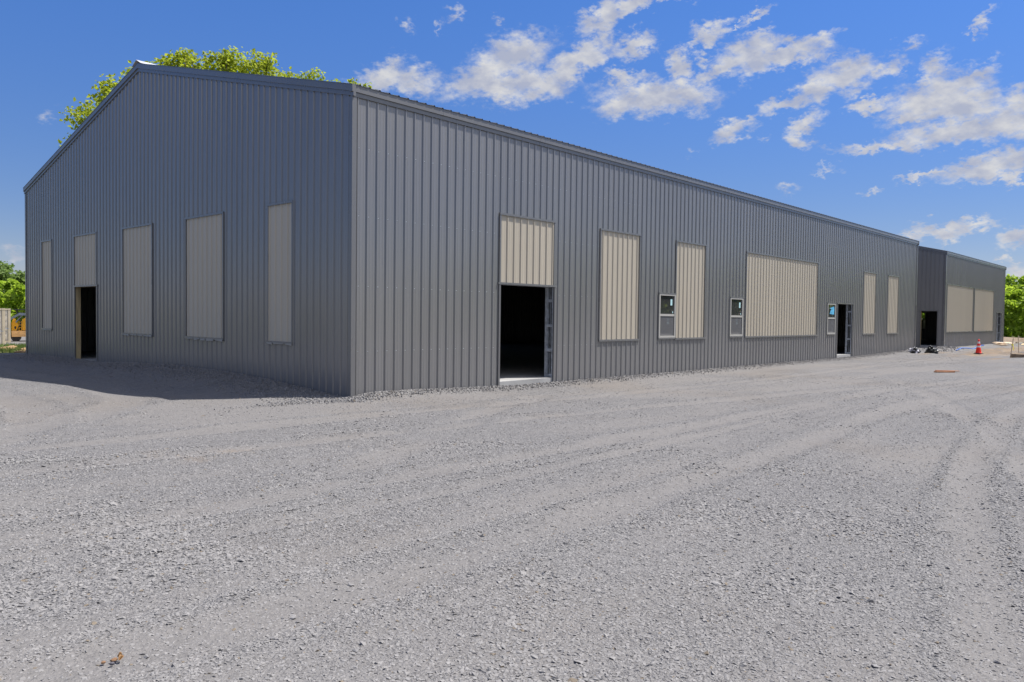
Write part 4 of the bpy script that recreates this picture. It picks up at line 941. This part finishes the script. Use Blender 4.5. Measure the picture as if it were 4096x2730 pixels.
# small marker lamp hung on the nearer container's right side
def trailer_and_machine():
    a = radians(74.9); D = 73.0
    x, y = CAMX + D * cos(a), CAMY + D * sin(a); z = zat(x, y)
    t = tag(empty('trailer', (x, y, z), a75), 'flat equipment trailer with orange-brown side boards carrying a yellow machine', 'trailer')
    d = MB(); d.box(0.02, 5.2, 0.0, 2.1, 0.50, 0.62); d.build('deck', M['deck'], t)
    d = MB(); d.box(0.02, 5.2, -0.05, 0.0, 0.38, 0.84); d.build('side_board', M['deck'], t)
    d = MB(); d.box(0.02, 5.2, 2.1, 2.15, 0.38, 0.84); d.build('side_board', M['deck'], t)
    d = MB(); d.box(0.3, 6.6, 0.85, 0.97, 0.36, 0.499); d.box(0.3, 5.2, 0.2, 0.3, 0.40, 0.499); d.box(0.3, 5.2, 1.8, 1.9, 0.40, 0.499); d.tube([(6.5, 0.9, 0.05), (6.5, 0.9, 0.5)], 0.04); d.build('chassis', M['dark'], t)
    for yy in (-0.02, 2.0):
        for xx in (0.32, 2.3, 3.1):
            w = MB(); w.lathe([(0.16, -0.11), (0.33, -0.11), (0.36, -0.07), (0.36, 0.07), (0.33, 0.11), (0.16, 0.11)], 20)
            for i, v in enumerate(w.v): w.v[i] = (xx + v[0], yy + v[2] - (-0.13 if yy < 1 else 0.05), 0.36 + v[1])
            wh = w.build('wheel', M['rubber'], t, smooth=False)
    m = tag(empty('compact_loader', (x, y, z), a75), 'yellow compact machine with a dark canopy standing on the trailer', 'loader')
    b = MB()
    b.poly([(0.75, 0.3, 0.88), (2.6, 0.3, 0.88), (2.6, 0.3, 1.62), (2.2, 0.3, 1.92), (1.05, 0.3, 1.95), (0.75, 0.3, 1.75)]); b.poly([(0.75, 1.7, 0.88), (0.75, 1.7, 1.75), (1.05, 1.7, 1.95), (2.2, 1.7, 1.92), (2.6, 1.7, 1.62), (2.6, 1.7, 0.88)])
    pr = [(0.75, 0.88), (2.6, 0.88), (2.6, 1.62), (2.2, 1.92), (1.05, 1.95), (0.75, 1.75)]
    for i in range(6):
        p, q = pr[i], pr[(i + 1) % 6]; b.poly([(p[0], 0.3, p[1]), (p[0], 1.7, p[1]), (q[0], 1.7, q[1]), (q[0], 0.3, q[1])])
    b.build('engine_housing', M['yellow'], m, fixn=True)
    g = MB(); g.box(1.15, 1.75, 0.285, 0.30, 1.05, 1.45); g.build('side_panel', M['steelplate'], m)
    k = MB()
    for yy in (0.35, 0.42):
        k.poly([(0.02, yy, 0.86), (0.45, yy, 0.86), (0.48, yy, 1.35), (0.26, yy, 1.82), (0.14, yy, 1.82), (0.02, yy, 1.5)][::(1 if yy > 0.4 else -1)])
    pts = [(0.02, 0.86), (0.45, 0.86), (0.48, 1.35), (0.26, 1.82), (0.14, 1.82), (0.02, 1.5)]
    for i in range(6):
        p, q = pts[i], pts[(i + 1) % 6]; k.poly([(p[0], 0.35, p[1]), (q[0], 0.35, q[1]), (q[0], 0.42, q[1]), (p[0], 0.42, p[1])])
    mp_ = k.build('mounting_plate', M['yellow'], m, fixn=True)
    hl = MB(); hl.lathe([(0.07, -0.01), (0.07, 0.01)], 14)
    for i, v in enumerate(hl.v): hl.v[i] = (0.27 + v[0], 0.343 + v[2], 1.1 + v[1] * 1.6)
    hl.build('pin_boss', M['dark'], mp_)
    l = MB(); l.box(0.50, 0.54, 0.32, 0.36, 0.64, 1.62); l.box(0.68, 0.72, 0.32, 0.36, 0.64, 1.62)
    for i in range(4): l.box(0.54, 0.68, 0.325, 0.355, 0.85 + i * 0.22, 0.89 + i * 0.22)
    l.build('ladder', M['yellow'], m)
    c = MB(); c.box(-0.1, 1.6, 0.25, 1.75, 2.50, 2.56)
    c.build('canopy', M['dark'], m)
    c = MB()
    for xx in (0.35, 1.5):
        for yy in (0.35, 1.6): c.tube([(xx + 0.3, yy, 1.75 if xx > 1 else 1.5), (xx, yy, 2.5)], 0.035)
    c.tube([(0.3, 0.35, 0.62), (0.65, 0.35, 1.5)], 0.04); c.tube([(0.3, 1.6, 0.62), (0.65, 1.6, 1.5)], 0.04)
    c.build('canopy_post', M['dark'], m)
    bm_ = MB()
    P = [(-0.15, 1.72), (0.55, 2.18), (1.6, 2.12), (2.9, 1.7)]
    for (a0, z0), (a1, z1) in zip(P[:-1], P[1:]):
        bm_.hexa([(a0, 0.12, z0 - 0.10), (a1, 0.12, z1 - 0.10), (a1, 0.26, z1 - 0.10), (a0, 0.26, z0 - 0.10), (a0, 0.12, z0 + 0.10), (a1, 0.12, z1 + 0.10), (a1, 0.26, z1 + 0.10), (a0, 0.26, z0 + 0.10)])
    bm_.tube([(0.3, 0.19, 1.5), (0.75, 0.19, 2.1)], 0.05)
    bm_.build('lift_arm', M['bluegrey'], m)
    u = MB()
    for yy in (0.3, 1.45):
        u.box(0.6, 2.5, yy, yy + 0.28, 0.62, 0.90)
    u.build('track', M['rubber'], m, bevel=0.1)
trailer_and_machine()

# ------------------------------------------------------------------ grass verge and rocks behind the long building's corner
def grass_strip():
    rs = np.random.default_rng(9); n = 16000
    x = rs.uniform(-10, 5, n); y = 20.2 + rs.beta(1.2, 1.4, n) * 8
    h = rs.uniform(0.06, 0.22, n); w = rs.uniform(0.01, 0.03, n); a = rs.uniform(0, 2 * pi, n); z = height(x, y)
    lx, ly = rs.normal(0, 0.07, n), rs.normal(0, 0.07, n)
    V = np.stack([np.stack([x - w * np.cos(a), y - w * np.sin(a), z - 0.01], 1), np.stack([x + w * np.cos(a), y + w * np.sin(a), z - 0.01], 1), np.stack([x + lx, y + ly, z + h], 1)], 1).reshape(-1, 3)
    o = np_mesh('grass', V, np.arange(len(V)).reshape(-1, 3), M['grass'])
    tag(o, 'strip of short grass between the gravel yard and the back lot', 'grass', kind='stuff')
grass_strip()
def lump(name, loc, size, mat, seed, sub=3, amp=0.25, freq=1.6, parent=None, flatten=0.0, spiky=0.0):
    bm = bmesh.new(); bmesh.ops.create_icosphere(bm, subdivisions=sub, radius=1.0)
    from mathutils import noise as mn
    for v in bm.verts:
        p = v.co.copy(); off = Vector((seed * 3.1, seed * 1.7, seed * 0.9))
        k = 1 + amp * (mn.noise(p * freq + off) + 0.5 * mn.noise(p * freq * 2.3 + off)) + spiky * max(0, mn.noise(p * 7 + off))
        v.co = Vector((p.x * k * size[0], p.y * k * size[1], max(p.z * k, -1 + flatten) * size[2]))
    zmin = min(v.co.z for v in bm.verts)
    for v in bm.verts: v.co.z -= zmin
    me = bpy.data.meshes.new(name); bm.to_mesh(me); bm.free(); me.materials.append(mat)
    o = bpy.data.objects.new(name, me); COL.objects.link(o); o.location = loc
    if parent is not None: o.parent = parent
    return o
for i, (x, y, s, lb) in enumerate([(0.55, 22.6, (0.36, 0.26, 0.13), 'flat tan rock in the grass at the left edge of the view'), (0.72, 23.0, (0.26, 0.18, 0.12), 'tan rock in the grass, farther of the two left of the building corner'),
                               (0.62, 20.6, (0.24, 0.17, 0.13), 'roundest tan rock at the edge of the grass, nearest the building corner'), (0.30, 20.3, (0.24, 0.14, 0.07), 'flat pale rock at the grass edge beside the round tan one')]):
    tag(lump('rock', (x, y, zat(x, y) - 0.04), s, M['rock'], 40 + i, 3, 0.3, 1.3, flatten=0.5), lb, 'rock', 'tan rocks in the grass')

# ------------------------------------------------------------------ things at the far right
def cone(x, y):
    o = tag(empty('traffic_cone', (x, y, zat(x, y))), 'orange traffic cone with two white bands standing before the smaller building', 'cone')
    b = MB(); b.box(-0.18, 0.18, -0.18, 0.18, 0, 0.035); b.build('base', M['rubber'], o, bevel=0.012)
    r = lambda z: 0.135 + (0.032 - 0.135) * z / 0.70
    c = MB(); c.lathe([(r(0.035) + 0.012, 0.035), (r(0.06), 0.06), (r(0.70), 0.70), (r(0.70) * 0.6, 0.712)], 24); c.build('body', M['cone'], o, smooth=False)
    for z0, z1 in ((0.31, 0.39), (0.50, 0.60)):
        s = MB(); s.lathe([(r(z0) + 0.003, z0), (r(z1) + 0.003, z1)], 24, cap=False); s.build('reflective_band', M['band'], o)
cone(35.14, -3.12)

wb = tag(empty('plastic_bundle', (31.95, -1.05, zat(31.95, -1.05) - 0.01)), 'crumpled white and black plastic bundle by the far corner of the long building', 'plastic bundle')
lump('wrap', (0, 0, 0), (0.25, 0.2, 0.17), M['whitebag'], 3, 4, 0.35, 1.8, wb, 0.3)
lump('dark_fold', (-0.14, -0.10, 0.12), (0.13, 0.10, 0.09), M['bag'], 5, 3, 0.4, 2.2, wb)
lump('dark_fold', (0.20, -0.12, 0.0), (0.15, 0.12, 0.08), M['bag'], 6, 3, 0.4, 2.2, wb)
lump('dark_fold', (-0.22, -0.02, 0.0), (0.11, 0.12, 0.07), M['bag'], 7, 3, 0.4, 2.2, wb)
bb = tag(empty('trash_bag', (32.45, -1.72, zat(32.45, -1.72) - 0.01)), 'heaped black plastic bag with ragged top lying on the gravel right of the white bundle', 'bag')
lump('bag', (0, 0, 0), (0.30, 0.26, 0.17), M['bag'], 11, 4, 0.30, 2.0, bb, 0.3, 0.25)
lump('bag_neck', (-0.10, 0.05, 0.22), (0.13, 0.10, 0.09), M['bag'], 12, 3, 0.5, 2.6, bb, 0, 0.7)

hp = [(37.2, -1.68), (38.1, -1.61), (39.6, -1.42), (41.2, -1.36), (43.0, -1.26), (43.8, -1.19), (45.6, -1.0), (47.0, -0.97), (48.6, -0.86)]
h = MB(); h.tube([(x, y, zat(x, y) + 0.03) for x, y in hp], 0.028, 8)
tag(h.build('hose', M['hose'], smooth=True), 'thin blue hose trailing over the gravel towards the smaller building', 'hose')

lb = MB(); lb.box(-0.30, 0.30, -0.07, 0.07, 0, 0.035); lb.hexa([(-0.22, 0.05, 0.035), (0.42, -0.10, 0.035), (0.42, 0.0, 0.035), (-0.22, 0.13, 0.035), (-0.22, 0.05, 0.06), (0.42, -0.10, 0.055), (0.42, 0.0, 0.055), (-0.22, 0.13, 0.06)])
o = lb.build('board', M['redwood'], bevel=0.004); o.location = (17.45, -5.78, zat(17.45, -5.78) + 0.004); o.rotation_euler = (0, 0, radians(-40))
tag(o, 'reddish weathered board lying flat on the open gravel', 'board')

def stake(x, y, lean, lb, ribbon):
    o = tag(empty('survey_stake', (x, y, zat(x, y))), lb, 'stake', 'wooden stakes round the manhole')
    s = MB(); top = (lean[0], lean[1], 0.86)
    s.hexa([(-0.025, -0.015, -0.15), (0.025, -0.015, -0.15), (0.025, 0.015, -0.15), (-0.025, 0.015, -0.15), (top[0] - 0.025, top[1] - 0.015, top[2]), (top[0] + 0.025, top[1] - 0.015, top[2]), (top[0] + 0.025, top[1] + 0.015, top[2]), (top[0] - 0.025, top[1] + 0.015, top[2])])
    s.build('post', M['scrap'], o)
    if ribbon:
        r = MB(); k = 0.68; c = Vector((lean[0] * k, lean[1] * k, 0.86 * k))
        r.box(c.x - 0.035, c.x + 0.035, c.y - 0.028, c.y + 0.028, c.z - 0.03, c.z + 0.03)
        r.hexa([(c.x + 0.03, c.y - 0.03, c.z - 0.22), (c.x + 0.09, c.y - 0.05, c.z - 0.24), (c.x + 0.09, c.y - 0.045, c.z - 0.24), (c.x + 0.03, c.y - 0.025, c.z - 0.22), (c.x + 0.02, c.y - 0.03, c.z), (c.x + 0.06, c.y - 0.035, c.z), (c.x + 0.06, c.y - 0.028, c.z), (c.x + 0.02, c.y - 0.025, c.z)])
        r.build('ribbon', M['ribbon'], o)
stake(30.1, -5.30, (0.06, -0.10), 'leaning wooden stake with a yellow ribbon beside the low manhole ring', True)
stake(32.9, -5.18, (-0.03, 0.04), 'plain upright wooden stake behind the manhole ring at the right edge', False)
mh = tag(empty('manhole_ring', (29.7, -6.05, zat(29.7, -6.05) - 0.02)), 'low round dirt-caked manhole ring at the right edge of the gravel', 'manhole')
c = MB(); c.lathe([(0.66, 0), (0.62, 0.16), (0.50, 0.20), (0.42, 0.20), (0.42, 0.02)], 32, cap=False); c.build('ring', M['manhole'], mh, smooth=False)
c = MB(); c.lathe([(0.415, 0.10), (0.415, 0.17), (0.36, 0.185), (0.05, 0.185)], 32); c.build('cover', M['darkhole'], mh)

rs = random.Random(4)
for i in range(13):
    x = 53.0 + rs.uniform(-0.4, 4.2); y = -1.35 + rs.uniform(-0.75, 0.55) - 0.12 * (x - 53); ln = rs.uniform(0.8, 2.4); w = rs.choice([0.14, 0.19, 0.28, 0.4])
    b = MB(); b.box(-ln / 2, ln / 2, -w / 2, w / 2, 0, 0.038)
    o = b.build('scrap_board', [M['scrap'], M['wood'], M['paper']][0 if i % 3 else (2 if i % 2 else 1)])
    o.location = (x, y, zat(x, y) + 0.02 + 0.040 * (i % 4)); o.rotation_euler = (rs.uniform(-0.10, 0.10), rs.uniform(-0.05, 0.05), rs.uniform(-0.9, 0.9))
    tag(o, 'pale scrap board in the jumbled lumber heap beside the smaller building', 'board', 'scrap boards in the heap')

# ------------------------------------------------------------------ bits on the gravel close to the camera
def small_bits():
    def leaf(x, y, rz, s, lb, curl):
        b = MB(); n = 7
        rows = []
        for i in range(n):
            t = i / (n - 1) - 0.5; wd = 0.5 * cos(t * pi) ** 0.7 if abs(t) < 0.5 else 0.02
            rows.append([(t * s * 1.6, (-wd) * s, abs(wd) * s * curl + 0.12 * s * sin(5 * t)), (t * s * 1.6, 0, 0.10 * s * sin(5 * t)), (t * s * 1.6, wd * s, abs(wd) * s * curl * 1.3 + 0.12 * s * sin(5 * t))])
        for a, c in zip(rows[:-1], rows[1:]):
            for k in range(2): b.poly([a[k], c[k], c[k + 1], a[k + 1]])
        o = b.build('dry_leaf', M['dryleaf'], smooth=True)
        sm = o.modifiers.new('thickness', 'SOLIDIFY'); sm.thickness = 0.0012
        o.location = (x, y, zat(x, y) + 0.022); o.rotation_euler = (0.15, -0.2, rz)
        tag(o, lb, 'leaf', 'dry leaves on the gravel')
    leaf(-7.330, -8.375, 0.6, 0.019, 'curled tan dry leaf on the gravel near the bottom left, right of the brown stones', 0.9)
    leaf(-7.325, -8.350, -0.9, 0.015, 'smaller upright dry leaf just behind the curled tan one', 1.6)
    for x, y, s, m, lb in ((-7.352, -8.355, (0.016, 0.010, 0.008), 'brownstone', 'brown stone touching the dry leaves on the gravel'), (-7.392, -8.345, (0.011, 0.008, 0.006), 'brownstone', 'small orange-brown stone left of the dry leaves'),
                           (-7.372, -8.388, (0.011, 0.008, 0.007), 'darkstone', 'dark stone in front of the dry leaves')):
        tag(lump('stone', (x, y, zat(x, y) + 0.007), s, M[m], 70 + int(s[0] * 1e4), 2, 0.3, 1.4), lb, 'stone', 'odd stones by the dry leaves')
small_bits()

# ------------------------------------------------------------------ render settings
scene.view_settings.view_transform = 'Standard'; scene.view_settings.look = 'None'
scene.view_settings.exposure = EXPOSURE; scene.view_settings.gamma = 1.0
scene.render.engine = 'CYCLES'
scene.cycles.use_denoising = True
scene.cycles.max_bounces = 8; scene.cycles.diffuse_bounces = 4; scene.cycles.transparent_max_bounces = 12
scene.cycles.sample_clamp_indirect = 6.0
